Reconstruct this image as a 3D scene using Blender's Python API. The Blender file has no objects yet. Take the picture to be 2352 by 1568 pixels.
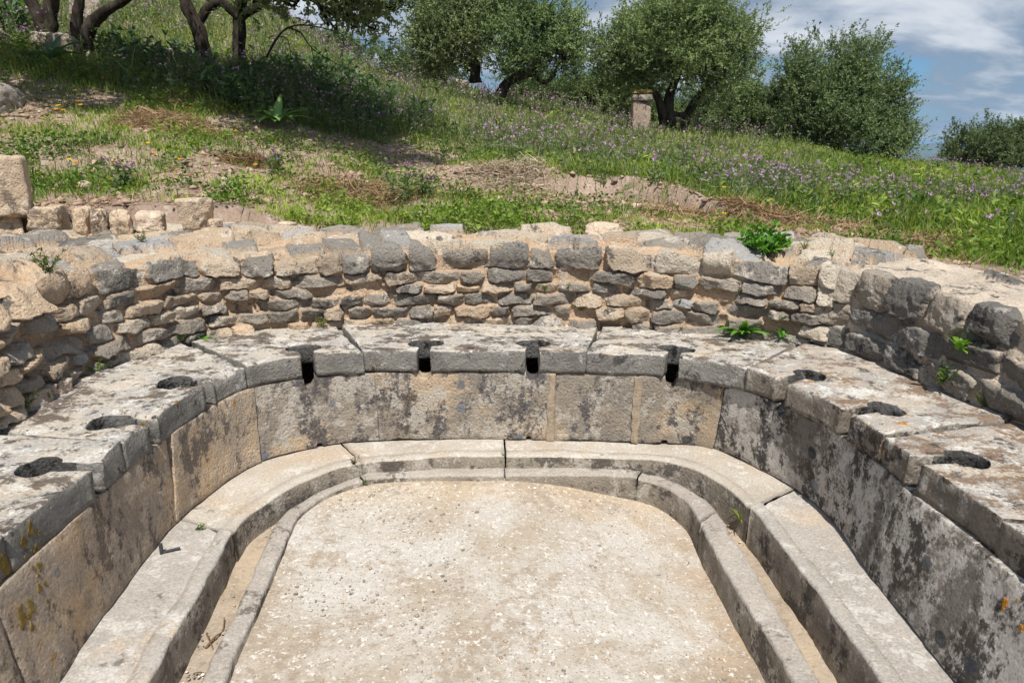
import bpy, math, random
import numpy as np
from mathutils import Vector, Quaternion, Matrix
from mathutils.geometry import delaunay_2d_cdt

random.seed(7)
RNG = np.random.default_rng(11)
SC = bpy.context.scene
COL = SC.collection
R = math.radians

# ------------------------------------------------------------------ camera model
FPX, HZ = 1568.0, 434.0                 # focal length and pitch offset in units of a 2352 wide frame
PITCH = math.atan2(HZ, FPX)
CP, SP = math.cos(PITCH), math.sin(PITCH)
CAMZ = 1.82

def ray(px, py):
    u, v = px - 1176.0, py - 784.0
    return np.array([u, FPX * CP - v * SP, -FPX * SP - v * CP])

def at_z(px, py, z):
    d = ray(px, py)
    t = (z - CAMZ) / d[2]
    return np.array([d[0] * t, d[1] * t, z])

def at_y(px, py, Y):
    d = ray(px, py)
    t = Y / d[1]
    return np.array([d[0] * t, Y, CAMZ + d[2] * t])

# ------------------------------------------------------------------ numpy noise
def _hash(ix, iy, iz, seed):
    h = (ix * 374761393 + iy * 668265263 + iz * 2147483647 + seed * 974634541) & 0xFFFFFFFF
    h = ((h ^ (h >> 13)) * 1274126177) & 0xFFFFFFFF
    h = ((h ^ (h >> 16)) * 2246822519) & 0xFFFFFFFF
    return ((h ^ (h >> 15)) & 0xFFFFFF) / float(0xFFFFFF)

def vnoise(P, seed=0):
    P = np.asarray(P, float)
    i = np.floor(P).astype(np.int64)
    f = P - i
    f = f * f * f * (f * (f * 6 - 15) + 10)
    out = 0
    for dx in (0, 1):
        wx = f[:, 0] if dx else 1 - f[:, 0]
        for dy in (0, 1):
            wy = f[:, 1] if dy else 1 - f[:, 1]
            for dz in (0, 1):
                wz = f[:, 2] if dz else 1 - f[:, 2]
                out = out + wx * wy * wz * _hash(i[:, 0] + dx, i[:, 1] + dy, i[:, 2] + dz, seed)
    return out * 2 - 1

def fbm(P, scale=1.0, octaves=4, seed=0, gain=0.5):
    P = np.asarray(P, float) * scale
    a, s, out = 1.0, 0.0, 0
    for o in range(octaves):
        out = out + a * vnoise(P + o * 17.3, seed + o * 31)
        s += a
        a *= gain
        P = P * 2.03
    return out / s

def sstep(a, b, x):
    t = np.clip((np.asarray(x, float) - a) / (b - a), 0, 1)
    return t * t * (3 - 2 * t)

# ------------------------------------------------------------------ object helpers
def link_mesh(name, me, mat=None, parent=None):
    o = bpy.data.objects.new(name, me)
    COL.objects.link(o)
    if mat is not None:
        me.materials.append(mat)
    if parent is not None:
        o.parent = parent
        o.matrix_parent_inverse = parent.matrix_basis.inverted()
    return o

def mesh_np(name, V, polys, mat=None, parent=None, col=None, smooth=True):
    """V (n,3); polys: list of integer arrays (k, corners)"""
    me = bpy.data.meshes.new(name)
    V = np.asarray(V, np.float32)
    me.vertices.add(len(V))
    me.vertices.foreach_set('co', V.ravel())
    loops = np.concatenate([np.asarray(p, np.int32).ravel() for p in polys])
    starts, off = [], 0
    for p in polys:
        p = np.asarray(p)
        starts.append(off + np.arange(len(p)) * p.shape[1])
        off += p.size
    starts = np.concatenate(starts).astype(np.int32)
    me.loops.add(len(loops))
    me.loops.foreach_set('vertex_index', loops)
    me.polygons.add(len(starts))
    me.polygons.foreach_set('loop_start', starts)
    me.update(calc_edges=True)
    if smooth:
        me.polygons.foreach_set('use_smooth', np.ones(len(starts), bool))
    if col is not None:
        a = me.color_attributes.new('Col', 'FLOAT_COLOR', 'POINT')
        c = np.ones((len(V), 4), np.float32)
        c[:, :3] = col
        a.data.foreach_set('color', c.ravel())
    me.update()
    return link_mesh(name, me, mat, parent)

def tag(o, label=None, cat=None, group=None, kind=None):
    if label: o['label'] = label
    if cat: o['category'] = cat
    if group: o['group'] = group
    if kind: o['kind'] = kind
    return o

def empty(name, loc, label=None, cat=None, group=None):
    o = bpy.data.objects.new(name, None)
    o.empty_display_size = 0.1
    COL.objects.link(o)
    o.location = Vector(loc)
    return tag(o, label, cat, group)

def grid_faces(nu, nv, flip=False):
    i, j = np.meshgrid(np.arange(nu - 1), np.arange(nv - 1), indexing='ij')
    a = (i * nv + j).ravel(); b = a + nv
    q = np.stack([a, b, b + 1, a + 1], 1)
    return q[:, ::-1] if flip else q

# ------------------------------------------------------------------ materials
class NT:
    def __init__(self, name):
        self.m = bpy.data.materials.new(name)
        self.m.use_nodes = True
        self.t = self.m.node_tree
        self.t.nodes.clear()
        self.out = self.n('ShaderNodeOutputMaterial')
        self.geo = self.n('ShaderNodeNewGeometry')
        self.pos = self.geo.outputs['Position']
    def n(self, typ, **kw):
        nd = self.t.nodes.new(typ)
        for k, v in kw.items():
            setattr(nd, k, v)
        return nd
    def link(self, a, b):
        self.t.links.new(a, b)
    def set(self, sock, v):
        if isinstance(v, bpy.types.NodeSocket):
            self.link(v, sock)
        else:
            sock.default_value = v
    def math(self, op, a, b=None, clamp=False):
        nd = self.n('ShaderNodeMath', operation=op, use_clamp=clamp)
        self.set(nd.inputs[0], a)
        if b is not None: self.set(nd.inputs[1], b)
        return nd.outputs[0]
    def off(self, x, y, z, sc=(1, 1, 1)):
        nd = self.n('ShaderNodeMapping')
        self.link(self.pos, nd.inputs['Vector'])
        nd.inputs['Location'].default_value = (x, y, z)
        nd.inputs['Scale'].default_value = sc
        return nd.outputs[0]
    def noise(self, scale, detail=4, rough=0.6, vec=None, dist=0.0):
        nd = self.n('ShaderNodeTexNoise')
        self.link(vec if vec is not None else self.pos, nd.inputs['Vector'])
        nd.inputs['Scale'].default_value = scale
        nd.inputs['Detail'].default_value = detail
        nd.inputs['Roughness'].default_value = rough
        nd.inputs['Distortion'].default_value = dist
        return nd.outputs['Fac']
    def voro(self, scale, vec=None, feature='F1'):
        nd = self.n('ShaderNodeTexVoronoi', feature=feature)
        self.link(vec if vec is not None else self.pos, nd.inputs['Vector'])
        nd.inputs['Scale'].default_value = scale
        return nd
    def rng(self, v, a, b, c=0.0, d=1.0):
        nd = self.n('ShaderNodeMapRange', interpolation_type='SMOOTHSTEP')
        self.set(nd.inputs['Value'], v)
        nd.inputs['From Min'].default_value = a
        nd.inputs['From Max'].default_value = b
        nd.inputs['To Min'].default_value = c
        nd.inputs['To Max'].default_value = d
        return nd.outputs['Result']
    def mix(self, fac, a, b, mode='MIX'):
        nd = self.n('ShaderNodeMix', data_type='RGBA', blend_type=mode)
        self.set(nd.inputs[0], fac)
        for s, v in ((nd.inputs[6], a), (nd.inputs[7], b)):
            if isinstance(v, bpy.types.NodeSocket): self.link(v, s)
            else: s.default_value = (*v, 1.0)
        return nd.outputs[2]
    def attr(self, name='Col'):
        return self.n('ShaderNodeVertexColor', layer_name=name).outputs['Color']
    def bump(self, h, strength=0.5, dist=0.01, prev=None):
        nd = self.n('ShaderNodeBump')
        nd.inputs['Strength'].default_value = strength
        nd.inputs['Distance'].default_value = dist
        self.link(h, nd.inputs['Height'])
        if prev is not None: self.link(prev, nd.inputs['Normal'])
        return nd.outputs['Normal']
    def surf(self, col, rough=0.9, normal=None, spec=0.2):
        p = self.n('ShaderNodeBsdfPrincipled')
        self.set(p.inputs['Base Color'], col if isinstance(col, bpy.types.NodeSocket) else (*col, 1))
        self.set(p.inputs['Roughness'], rough)
        p.inputs['Specular IOR Level'].default_value = spec
        if normal is not None: self.link(normal, p.inputs['Normal'])
        self.link(p.outputs[0], self.out.inputs['Surface'])
        return p

def stone_mat(name, c1, c2, light=(.5, .48, .45), dark=(.03, .028, .027), light_amt=.45, dark_amt=.3,
              orange_amt=0.0, spots=0.0, scale=1.0, bump=.6, attr=False, top=None, top2=None, topdark=(.07, .055, .045),
              topdark_amt=.38, big=0.0, tan=None, tan_amt=.0, streak=False, lit=1.0):
    t = NT(name)
    v1, v2, v3, v4 = t.off(3, 7, 1), t.off(-9, 2, 5), t.off(5, -6, 13), t.off(11, 21, -4)
    base = t.mix(t.rng(t.noise(3.0 * scale, 9, .68), .32, .68), c1, c2)
    if attr:
        base = t.mix(.75, base, t.attr(), 'MIX')
    if tan is not None:
        base = t.mix(t.rng(t.noise(2.2 * scale, 7, .7, v4, .4), .62 - tan_amt * .35, .74 - tan_amt * .35, 0, .85), base, tan)
    rag = t.math('ADD', t.math('MULTIPLY', t.math('SUBTRACT', t.noise(26, 7, .75, v4), .5), .42), t.math('MULTIPLY', t.math('SUBTRACT', t.noise(75, 4, .7, v1), .5), .20))
    # pale lichen crust
    ln = t.math('ADD', t.noise(7.0 * scale, 8, .72, v1, .25), rag)
    base = t.mix(t.rng(ln, .68 - light_amt * .35, .75 - light_amt * .33, 0, .75), base, light)
    # black lichen and soot
    vs = t.off(-9, 2, 5, (1, 1, .45)) if streak else v2
    dn = t.math('SUBTRACT', t.noise(5.5 * scale, 9, .68, vs, .2), rag)
    base = t.mix(t.rng(dn, .69 - dark_amt * .35, .77 - dark_amt * .33, 0, .9), base, dark)
    if big > 0:
        bn = t.math('SUBTRACT', t.noise(1.9 * scale, 11, .74, t.off(7, -3, 9, (1, 1, .6)), .3), t.math('MULTIPLY', rag, .7))
        base = t.mix(t.rng(bn, .66 - big * .2, .74 - big * .2, 0, .72), base, (.085, .068, .056))
        base = t.mix(t.rng(t.math('ADD', t.noise(2.6 * scale, 10, .72, t.off(-7, 13, 2), .3), t.math('MULTIPLY', rag, .8)), .60, .67, 0, .6), base, light)
    if spots > 0:
        vo = t.voro(6.5, v3)
        keep = t.rng(t.n('ShaderNodeSeparateColor').outputs[0], .5, .6)
        sep = [n for n in t.t.nodes if n.bl_idname == 'ShaderNodeSeparateColor'][-1]
        t.link(vo.outputs['Color'], sep.inputs[0])
        wob = t.math('ADD', vo.outputs['Distance'], t.math('MULTIPLY', t.math('SUBTRACT', t.noise(22, 4, .6), .5), .16))
        disc = t.rng(wob, .22 * spots + .07, .22 * spots + .02)
        m = t.math('MULTIPLY', disc, t.rng(sep.outputs[0], .55, .6))
        scol = t.mix(t.rng(sep.outputs[1], .35, .45), (.04, .045, .055), t.mix(t.rng(sep.outputs[2], .5, .6), (.15, .16, .19), (.42, .41, .38)))
        base = t.mix(t.math('MULTIPLY', m, .8), base, scol)
    if orange_amt > 0:
        on = t.noise(3.4 * scale, 5, .6, v4, .3)
        on2 = t.noise(28, 4, .7, v2)
        om = t.math('MULTIPLY', t.rng(on, .76 - orange_amt * .2, .80 - orange_amt * .2), t.rng(on2, .42, .55))
        base = t.mix(t.math('MULTIPLY', om, .85), base, (.36, .17, .02))
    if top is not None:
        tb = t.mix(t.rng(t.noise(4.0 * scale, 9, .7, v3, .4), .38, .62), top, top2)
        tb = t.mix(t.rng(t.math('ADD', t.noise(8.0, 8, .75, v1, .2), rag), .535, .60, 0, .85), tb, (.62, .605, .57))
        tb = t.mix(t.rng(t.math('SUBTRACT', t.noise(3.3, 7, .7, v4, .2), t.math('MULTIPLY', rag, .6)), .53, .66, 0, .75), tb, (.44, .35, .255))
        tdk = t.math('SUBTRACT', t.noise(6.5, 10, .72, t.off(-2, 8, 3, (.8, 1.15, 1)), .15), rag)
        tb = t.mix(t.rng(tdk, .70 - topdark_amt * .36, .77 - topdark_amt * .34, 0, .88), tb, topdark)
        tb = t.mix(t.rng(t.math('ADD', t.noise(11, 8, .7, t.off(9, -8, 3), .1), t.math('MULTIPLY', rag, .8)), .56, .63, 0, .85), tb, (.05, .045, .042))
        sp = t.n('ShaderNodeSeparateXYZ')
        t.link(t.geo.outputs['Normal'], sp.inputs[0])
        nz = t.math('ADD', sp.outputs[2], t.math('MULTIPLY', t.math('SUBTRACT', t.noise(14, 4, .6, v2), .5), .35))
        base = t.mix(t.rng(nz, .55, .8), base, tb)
    fine = t.noise(95, 5, .75)
    base = t.mix(1.0, base, t.mix(t.rng(fine, .25, .75), (.72 * lit, .72 * lit, .72 * lit), (1.25 * lit, 1.25 * lit, 1.25 * lit)), 'MULTIPLY')
    h1 = t.noise(14 * scale, 8, .7)
    h2 = t.noise(70, 6, .75, v1)
    pit = t.voro(48, t.off(1, 2, 3, (1, 1, 1)))
    h = t.math('ADD', t.math('MULTIPLY', h1, 1.6), t.math('ADD', t.math('MULTIPLY', h2, .8), t.math('MULTIPLY', t.rng(pit.outputs['Distance'], .1, .45), .35)))
    nrm = t.bump(h, bump, .02)
    t.surf(base, .92, nrm, .12)
    return t.m

M = {}
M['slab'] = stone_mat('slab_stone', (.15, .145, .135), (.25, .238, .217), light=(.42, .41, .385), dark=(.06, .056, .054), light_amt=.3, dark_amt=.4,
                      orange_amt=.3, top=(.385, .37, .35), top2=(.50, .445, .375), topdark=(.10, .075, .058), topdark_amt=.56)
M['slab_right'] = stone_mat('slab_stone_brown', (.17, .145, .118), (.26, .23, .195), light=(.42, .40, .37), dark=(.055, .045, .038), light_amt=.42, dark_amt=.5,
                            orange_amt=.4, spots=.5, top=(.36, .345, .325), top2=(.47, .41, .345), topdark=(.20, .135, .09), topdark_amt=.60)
M['panel_left'] = stone_mat('panel_tan', (.42, .335, .25), (.31, .262, .215), light=(.52, .43, .33), dark=(.12, .105, .095), light_amt=.4, dark_amt=.42,
                            orange_amt=.5, spots=.3, big=.35, tan=(.52, .37, .23), tan_amt=.4, streak=True)
M['panel_back'] = stone_mat('panel_grey', (.30, .258, .21), (.215, .192, .165), light=(.43, .40, .355), dark=(.075, .072, .075), light_amt=.48, dark_amt=.54,
                            orange_amt=.14, spots=.6, big=.5, streak=True, tan=(.48, .37, .255), tan_amt=.35)
M['panel_right'] = stone_mat('panel_lichen', (.38, .345, .30), (.26, .24, .215), light=(.58, .555, .52), dark=(.04, .037, .037), light_amt=.74, dark_amt=.56,
                             orange_amt=.3, spots=.7, scale=1.2, big=.8, streak=True)
M['bench'] = stone_mat('bench_stone', (.38, .34, .29), (.46, .42, .365), light=(.54, .51, .47), dark=(.22, .185, .15), light_amt=.4, dark_amt=.12, bump=.3,
                       tan=(.42, .345, .265), tan_amt=.3)
M['bench_grey'] = stone_mat('bench_grey', (.39, .36, .325), (.32, .295, .265), light=(.50, .475, .445), dark=(.15, .135, .12), light_amt=.42, dark_amt=.22, bump=.35,
                            tan=(.47, .385, .30), tan_amt=.2)
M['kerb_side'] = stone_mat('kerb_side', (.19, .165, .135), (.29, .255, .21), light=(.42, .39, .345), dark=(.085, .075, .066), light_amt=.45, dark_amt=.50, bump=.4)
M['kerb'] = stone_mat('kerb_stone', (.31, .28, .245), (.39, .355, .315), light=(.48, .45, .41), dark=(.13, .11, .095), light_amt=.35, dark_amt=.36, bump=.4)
M['rubble'] = stone_mat('rubble_stone', (.42, .36, .29), (.33, .295, .25), light=(.56, .51, .44), dark=(.09, .085, .08), light_amt=.35, dark_amt=.34, attr=True, bump=.8, orange_amt=.1)
M['wall_right'] = stone_mat('dark_wall_stone', (.16, .15, .138), (.22, .205, .18), light=(.44, .42, .39), dark=(.05, .048, .047), light_amt=.36, dark_amt=.40, attr=True, bump=.8, orange_amt=.12)
M['block'] = stone_mat('tan_block', (.56, .43, .30), (.47, .37, .27), light=(.64, .54, .42), dark=(.20, .16, .125), light_amt=.42, dark_amt=.42, big=.4, bump=.7)
M['pale_rock'] = stone_mat('pale_rock', (.62, .51, .40), (.55, .44, .33), light=(.70, .65, .57), dark=(.24, .19, .14), light_amt=.4, dark_amt=.2, bump=.7)
M['boulder'] = stone_mat('lichen_boulder', (.48, .40, .31), (.38, .32, .26), light=(.62, .57, .49), dark=(.12, .1, .08), light_amt=.45, dark_amt=.4, orange_amt=.5, bump=.8)
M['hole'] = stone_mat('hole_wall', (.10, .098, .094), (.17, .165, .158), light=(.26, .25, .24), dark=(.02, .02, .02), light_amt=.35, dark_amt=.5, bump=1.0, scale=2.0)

def gravel_mat():
    t = NT('gravel_floor')
    base = t.mix(t.rng(t.noise(1.7, 8, .66, None, .5), .40, .62), (.51, .485, .445), (.40, .34, .27))
    sp = t.n('ShaderNodeSeparateXYZ'); t.link(t.pos, sp.inputs[0])
    edge = t.math('ADD', sp.outputs[0], t.math('MULTIPLY', t.math('SUBTRACT', t.noise(3.5, 6, .65), .5), .9))
    base = t.mix(t.rng(edge, .60, 1.02, 0, .8), base, (.40, .29, .19))
    edge2 = t.math('ADD', sp.outputs[1], t.math('MULTIPLY', t.math('SUBTRACT', t.noise(3.5, 6, .65, t.off(4, 4, 4)), .5), .9))
    base = t.mix(t.rng(edge2, 2.95, 3.4, 0, .65), base, (.50, .38, .25))
    base = t.mix(t.rng(t.math('ADD', t.noise(.9, 10, .74, t.off(5, 1, 8), .3), t.math('MULTIPLY', t.math('SUBTRACT', t.noise(20, 6, .8), .5), .5)), .47, .58, 0, .8), base, (.31, .25, .19))
    sp1 = t.noise(55, 6, .8)
    base = t.mix(t.rng(sp1, .52, .66, 0, .75), base, (.30, .235, .17))
    sp2 = t.noise(38, 5, .7, t.off(2, 9, 1))
    base = t.mix(t.rng(sp2, .55, .66, 0, .8), base, (.72, .69, .64))
    for sc_, th_, cc_, ss_ in ((62, .24, (.27, .21, .155), 1), (105, .27, (.36, .29, .22), 5), (48, .17, (.72, .68, .62), 9)):
        v = t.voro(sc_, t.off(ss_, 3, 1))
        sepc = t.n('ShaderNodeSeparateColor'); t.link(v.outputs['Color'], sepc.inputs[0])
        base = t.mix(t.math('MULTIPLY', t.rng(v.outputs['Distance'], th_ + .08, th_ - .04, 0, .72 if cc_[0] < .6 else .38), t.rng(sepc.outputs[0], .45, .6)), base, cc_)
    h = t.math('ADD', t.noise(60, 7, .75), t.math('MULTIPLY', t.noise(9, 5, .6), 1.5))
    t.surf(base, .95, t.bump(h, .6, .015), .1)
    return t.m
M['gravel'] = gravel_mat()

def soil_mat():
    t = NT('soil')
    base = t.mix(t.rng(t.noise(1.6, 9, .68), .35, .65), (.45, .34, .275), (.34, .25, .195))
    base = t.mix(t.rng(t.noise(7, 9, .75, t.off(3, 1, 2)), .52, .66, 0, .8), base, (.58, .49, .40))
    base = t.mix(t.rng(t.noise(4.5, 8, .7, t.off(6, 5, 2), .4), .56, .66, 0, .75), base, (.16, .17, .06))
    base = t.mix(t.rng(t.noise(40, 6, .75), .42, .7, .0, .7), base, (.22, .16, .115))
    h = t.math('ADD', t.math('MULTIPLY', t.noise(8, 8, .72), 2.0), t.noise(45, 6, .75))
    t.surf(base, .95, t.bump(h, .8, .03), .08)
    return t.m
M['soil'] = soil_mat()

def far_mat():
    t = NT('far_land')
    base = t.mix(t.rng(t.noise(.004, 8, .7), .4, .6), (.05, .075, .035), (.10, .11, .06))
    t.surf(base, .95)
    return t.m
M['far'] = far_mat()

def leaf_mat(name, back=None, trans=.25, rough=.55, spec=.3):
    t = NT(name)
    c = t.attr()
    cc = c
    if back is not None:
        cc = t.mix(t.geo.outputs['Backfacing'], c, t.mix(.35, c, back))
    p = t.n('ShaderNodeBsdfPrincipled')
    t.link(cc, p.inputs['Base Color'])
    p.inputs['Roughness'].default_value = rough
    p.inputs['Specular IOR Level'].default_value = spec
    tr = t.n('ShaderNodeBsdfTranslucent')
    t.link(t.mix(1.0, cc, (1.25, 1.3, .55), 'MULTIPLY'), tr.inputs['Color'])
    mx = t.n('ShaderNodeMixShader')
    mx.inputs[0].default_value = trans
    t.link(p.outputs[0], mx.inputs[1]); t.link(tr.outputs[0], mx.inputs[2])
    t.link(mx.outputs[0], t.out.inputs['Surface'])
    return t.m
M['olive'] = leaf_mat('olive_leaves', back=(.27, .32, .20), trans=.25, spec=.12)
M['grass'] = leaf_mat('grass_blades', trans=.32)
M['flower'] = leaf_mat('flower_petals', trans=.3, rough=.8, spec=.1)
M['dry'] = leaf_mat('dry_stalks', trans=.12, rough=.9, spec=.05)

def bark_mat():
    t = NT('olive_bark')
    base = t.mix(t.rng(t.noise(9, 8, .7, t.off(0, 0, 0, (1, 1, .3))), .38, .62), (.022, .018, .015), (.075, .062, .05))
    h = t.noise(16, 8, .75, t.off(0, 0, 0, (1, 1, .25)))
    t.surf(base, .95, t.bump(h, 1.0, .05), .1)
    return t.m
M['bark'] = bark_mat()

def plain_mat(name, col, rough=.8):
    t = NT(name)
    b = t.mix(t.rng(t.noise(30, 5, .7), .3, .7), tuple(c * .7 for c in col), tuple(c * 1.2 for c in col))
    t.surf(b, rough)
    return t.m
M['iron'] = plain_mat('rusty_iron', (.045, .05, .055), .6)
M['twig'] = plain_mat('twig_wood', (.16, .10, .055))

# ------------------------------------------------------------------ plan curves of the latrine
CY = 2.1
YN = -0.8
def tau_of(x, y):
    x = np.asarray(x, float); y = np.asarray(y, float)
    arm = (y - YN) / (CY - YN)
    ang = np.arctan2(y - CY, x)
    return np.where(y < CY, np.where(x < 0, arm, 3 - arm), 1 + (math.pi - ang) / math.pi)

class Curve:
    def __init__(self, pix, z, near_l, near_r, inward=0.0):
        P = [at_z(a, b, z)[:2] for a, b in pix]
        P = [np.array([near_l, YN])] + P + [np.array([near_r, YN])]
        P = np.array(P)
        D = []
        for i in range(len(P) - 1):
            p0, p1, p2, p3 = P[max(i - 1, 0)], P[i], P[i + 1], P[min(i + 2, len(P) - 1)]
            n = max(3, int(np.linalg.norm(p2 - p1) / .01))
            l = np.linalg.norm(p2 - p1)
            m1 = (p2 - p0) / max(np.linalg.norm(p2 - p0), 1e-6) * l
            m2 = (p3 - p1) / max(np.linalg.norm(p3 - p1), 1e-6) * l
            t = np.linspace(0, 1, n, endpoint=False)[:, None]
            D.append((2*t**3-3*t**2+1)*p1 + (t**3-2*t**2+t)*m1 + (-2*t**3+3*t**2)*p2 + (t**3-t**2)*m2)
        D = np.concatenate(D + [P[-1:]])
        tau = tau_of(D[:, 0], D[:, 1])
        o = np.argsort(tau, kind='stable')
        tt, xx, yy = tau[o], D[o, 0], D[o, 1]
        # resample on an even tau grid and smooth a little
        g = np.linspace(0, 3, 1501)
        gx, gy = np.interp(g, tt, xx), np.interp(g, tt, yy)
        k = np.ones(13) / 13
        for _ in range(2):
            px = np.pad(gx, 6, mode='edge'); py = np.pad(gy, 6, mode='edge')
            gx2 = np.convolve(px, k, 'valid'); gy2 = np.convolve(py, k, 'valid')
            gx[20:-20], gy[20:-20] = gx2[20:-20], gy2[20:-20]
        self.g, self.x, self.y = g, gx, gy
        d = np.hypot(np.diff(gx), np.diff(gy))
        self.s = np.concatenate([[0], np.cumsum(d)])
        self.len = self.s[-1]
        tx, ty = np.gradient(gx, self.s + np.arange(len(g)) * 1e-9), np.gradient(gy, self.s + np.arange(len(g)) * 1e-9)
        l = np.hypot(tx, ty)
        nx, ny = -ty / l, tx / l                        # left of travel = outward (travel is left arm -> back -> right arm, clockwise)
        k = np.ones(41) / 41
        nx = np.convolve(np.pad(nx, 20, mode='edge'), k, 'valid'); ny = np.convolve(np.pad(ny, 20, mode='edge'), k, 'valid')
        l = np.hypot(nx, ny)
        self.nx, self.ny = nx / l, ny / l
    def pt(self, tau):
        return np.stack([np.interp(tau, self.g, self.x), np.interp(tau, self.g, self.y)], -1)
    def s_of(self, tau): return np.interp(tau, self.g, self.s)
    def tau_s(self, s): return np.interp(s, self.s, self.g)
    def pt_s(self, s):
        return np.stack([np.interp(s, self.s, self.x), np.interp(s, self.s, self.y)], -1)
    def nrm_s(self, s):
        return np.stack([np.interp(s, self.s, self.nx), np.interp(s, self.s, self.ny)], -1)

ZB, ZK, ZS, ZP = .22, .15, .754, .632       # bench, inner kerb, seat top, panel top
C_panel = Curve([(135,1568),(225,1436),(380,1231),(455,1156),(602,1061),(735,1027),(870,1012),(1050,1009),(1260,1012),(1460,1018),
                 (1641,1032),(1726,1071),(1871,1159),(1996,1321),(2196,1568)], ZB, -1.36, 1.36)
C_rim = Curve([(345,1568),(540,1216),(560,1186),(625,1145),(700,1103),(800,1068),(1000,1049),(1160,1048),(1300,1048),(1466,1053),
               (1576,1068),(1626,1091),(1716,1163),(1816,1291),(1916,1426),(2016,1568)], ZB, -1.02, 1.07)
C_ko = Curve([(462,1568),(625,1216),(640,1186),(675,1158),(750,1116),(860,1082),(935,1074),(1150,1072),(1300,1071),(1446,1075),
              (1553,1102),(1605,1133),(1644,1166),(1677,1218),(1718,1283),(1886,1568)], ZK, -.90, .97)
C_ki = Curve([(515,1568),(667,1216),(680,1186),(702,1161),(750,1131),(800,1111),(850,1098),(925,1092),(1155,1090),(1300,1090),(1446,1093),
              (1522,1109),(1557,1132),(1594,1170),(1620,1224),(1676,1326),(1766,1466),(1821,1568)], ZK, -.82, .89)
C_seat = Curve([(-60,1290),(65,1186),(205,1073),(280,1011),(340,966),(470,881),(565,838),(700,816),(840,806),(970,806),(1206,805),(1341,808),
                (1528,815),(1716,846),(1811,880),(1956,950),(2096,1047),(2235,1140),(2352,1221)], ZS, -1.42, 1.44)
C_wall = Curve([(0,968),(90,913),(200,853),(300,823),(405,788),(540,763),(750,748),(900,742),(1176,741),(1326,745),(1496,754),(1651,764),
                (1776,779),(1906,799),(1996,828),(2156,901),(2352,981)], ZS, -2.1, 2.08)

def pix_tau(px, py, z):
    p = at_z(px, py, z)
    return float(tau_of(p[0], p[1]))

# ------------------------------------------------------------------ plates with chipped rims
def resample(poly, step):
    out = []
    n = len(poly)
    for i in range(n):
        a, b = np.array(poly[i]), np.array(poly[(i + 1) % n])
        k = max(1, int(round(np.linalg.norm(b - a) / step)))
        for j in range(k):
            out.append(a + (b - a) * j / k)
    return np.array(out)

def inside(P, poly):
    x, y = P[:, 0], P[:, 1]
    c = np.zeros(len(P), bool)
    n = len(poly)
    for i in range(n):
        x1, y1 = poly[i]; x2, y2 = poly[(i + 1) % n]
        cond = ((y1 > y) != (y2 > y))
        with np.errstate(divide='ignore', invalid='ignore'):
            c ^= cond & (x < (x2 - x1) * (y - y1) / (y2 - y1 + 1e-15) + x1)
    return c

def area(p):
    x, y = p[:, 0], p[:, 1]
    return .5 * np.sum(x * np.roll(y, -1) - np.roll(x, -1) * y)

def plate(name, outline, thick, mapfn, mat, parent=None, bevel=.01, res=.03, amp=.006, chip=1.0, seed=0):
    ring = resample(outline, res * .8)
    if area(ring) < 0: ring = ring[::-1]
    n = len(ring)
    e = np.roll(ring, -1, 0) - np.roll(ring, 1, 0)
    l = np.hypot(e[:, 0], e[:, 1]) + 1e-9
    inw = np.stack([-e[:, 1] / l, e[:, 0] / l], 1)
    r3 = np.column_stack([ring, np.full(n, seed * 3.1)])
    ch = np.clip(1 + chip * (fbm(r3, 9, 3, seed) * 1.6 + np.maximum(0, fbm(r3, 4, 2, seed + 5) - .25) * 4), .35, 3.0)
    b = bevel * ch
    top = ring + inw * b[:, None]
    # interior points
    mn, mx = ring.min(0), ring.max(0)
    gx, gy = np.meshgrid(np.arange(mn[0], mx[0], res), np.arange(mn[1], mx[1], res))
    G = np.column_stack([gx.ravel(), gy.ravel()])
    G += np.random.default_rng(seed).uniform(-.3, .3, G.shape) * res
    G = G[inside(G, top)]
    if len(G):
        d2 = ((G[:, None, :] - top[None]) ** 2).sum(-1).min(1)
        G = G[d2 > (res * .45) ** 2]
    pts = [Vector((float(a), float(c))) for a, c in np.concatenate([top, G])]
    edges = [(i, (i + 1) % n) for i in range(n)]
    vo, eo, fo, ov, oe, of = delaunay_2d_cdt(pts, edges, [], 1, 1e-7)
    tv = np.array([[v.x, v.y] for v in vo])
    idx = np.full(n, -1)
    for i, lst in enumerate(ov):
        for k in lst:
            if k < n: idx[k] = i
    ok = idx >= 0
    idx[~ok] = [int(np.argmin(((tv - top[k]) ** 2).sum(1))) for k in np.where(~ok)[0]]
    U = [tv]; Dp = [np.zeros(len(tv))]
    levels = [(.75, .12), (.4, .35), (.12, .7), (0, 1.0)]
    nl = max(2, int(thick / (res * .9)))
    rings = []
    base = len(tv)
    for ins, dd in levels:
        U.append(ring + inw * (b * ins)[:, None]); Dp.append(b * dd); rings.append(base + np.arange(n)); base += n
    for k in range(1, nl + 1):
        U.append(ring); Dp.append(bevel * 3.1 + (thick - bevel * 3.1) * np.full(n, k / nl)); rings.append(base + np.arange(n)); base += n
    U = np.concatenate(U); Dp = np.concatenate(Dp)
    V = mapfn(U[:, 0], U[:, 1], Dp)
    V = V + np.stack([fbm(V, 5, 4, seed + 60 + k) for k in range(3)], 1) * amp + np.stack([fbm(V, 28, 2, seed + 80 + k) for k in range(3)], 1) * amp * .35
    tris = np.array([list(f) for f in fo if len(f) == 3])
    quads = []
    prev = idx
    for r_ in rings:
        quads.append(np.stack([prev, r_, np.roll(r_, -1), np.roll(prev, -1)], 1))
        prev = r_
    quads = np.concatenate(quads)
    bottom = prev[::-1].reshape(1, -1)
    polys = [tris, quads, bottom]
    return mesh_np(name, V, polys, mat, parent)

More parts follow.
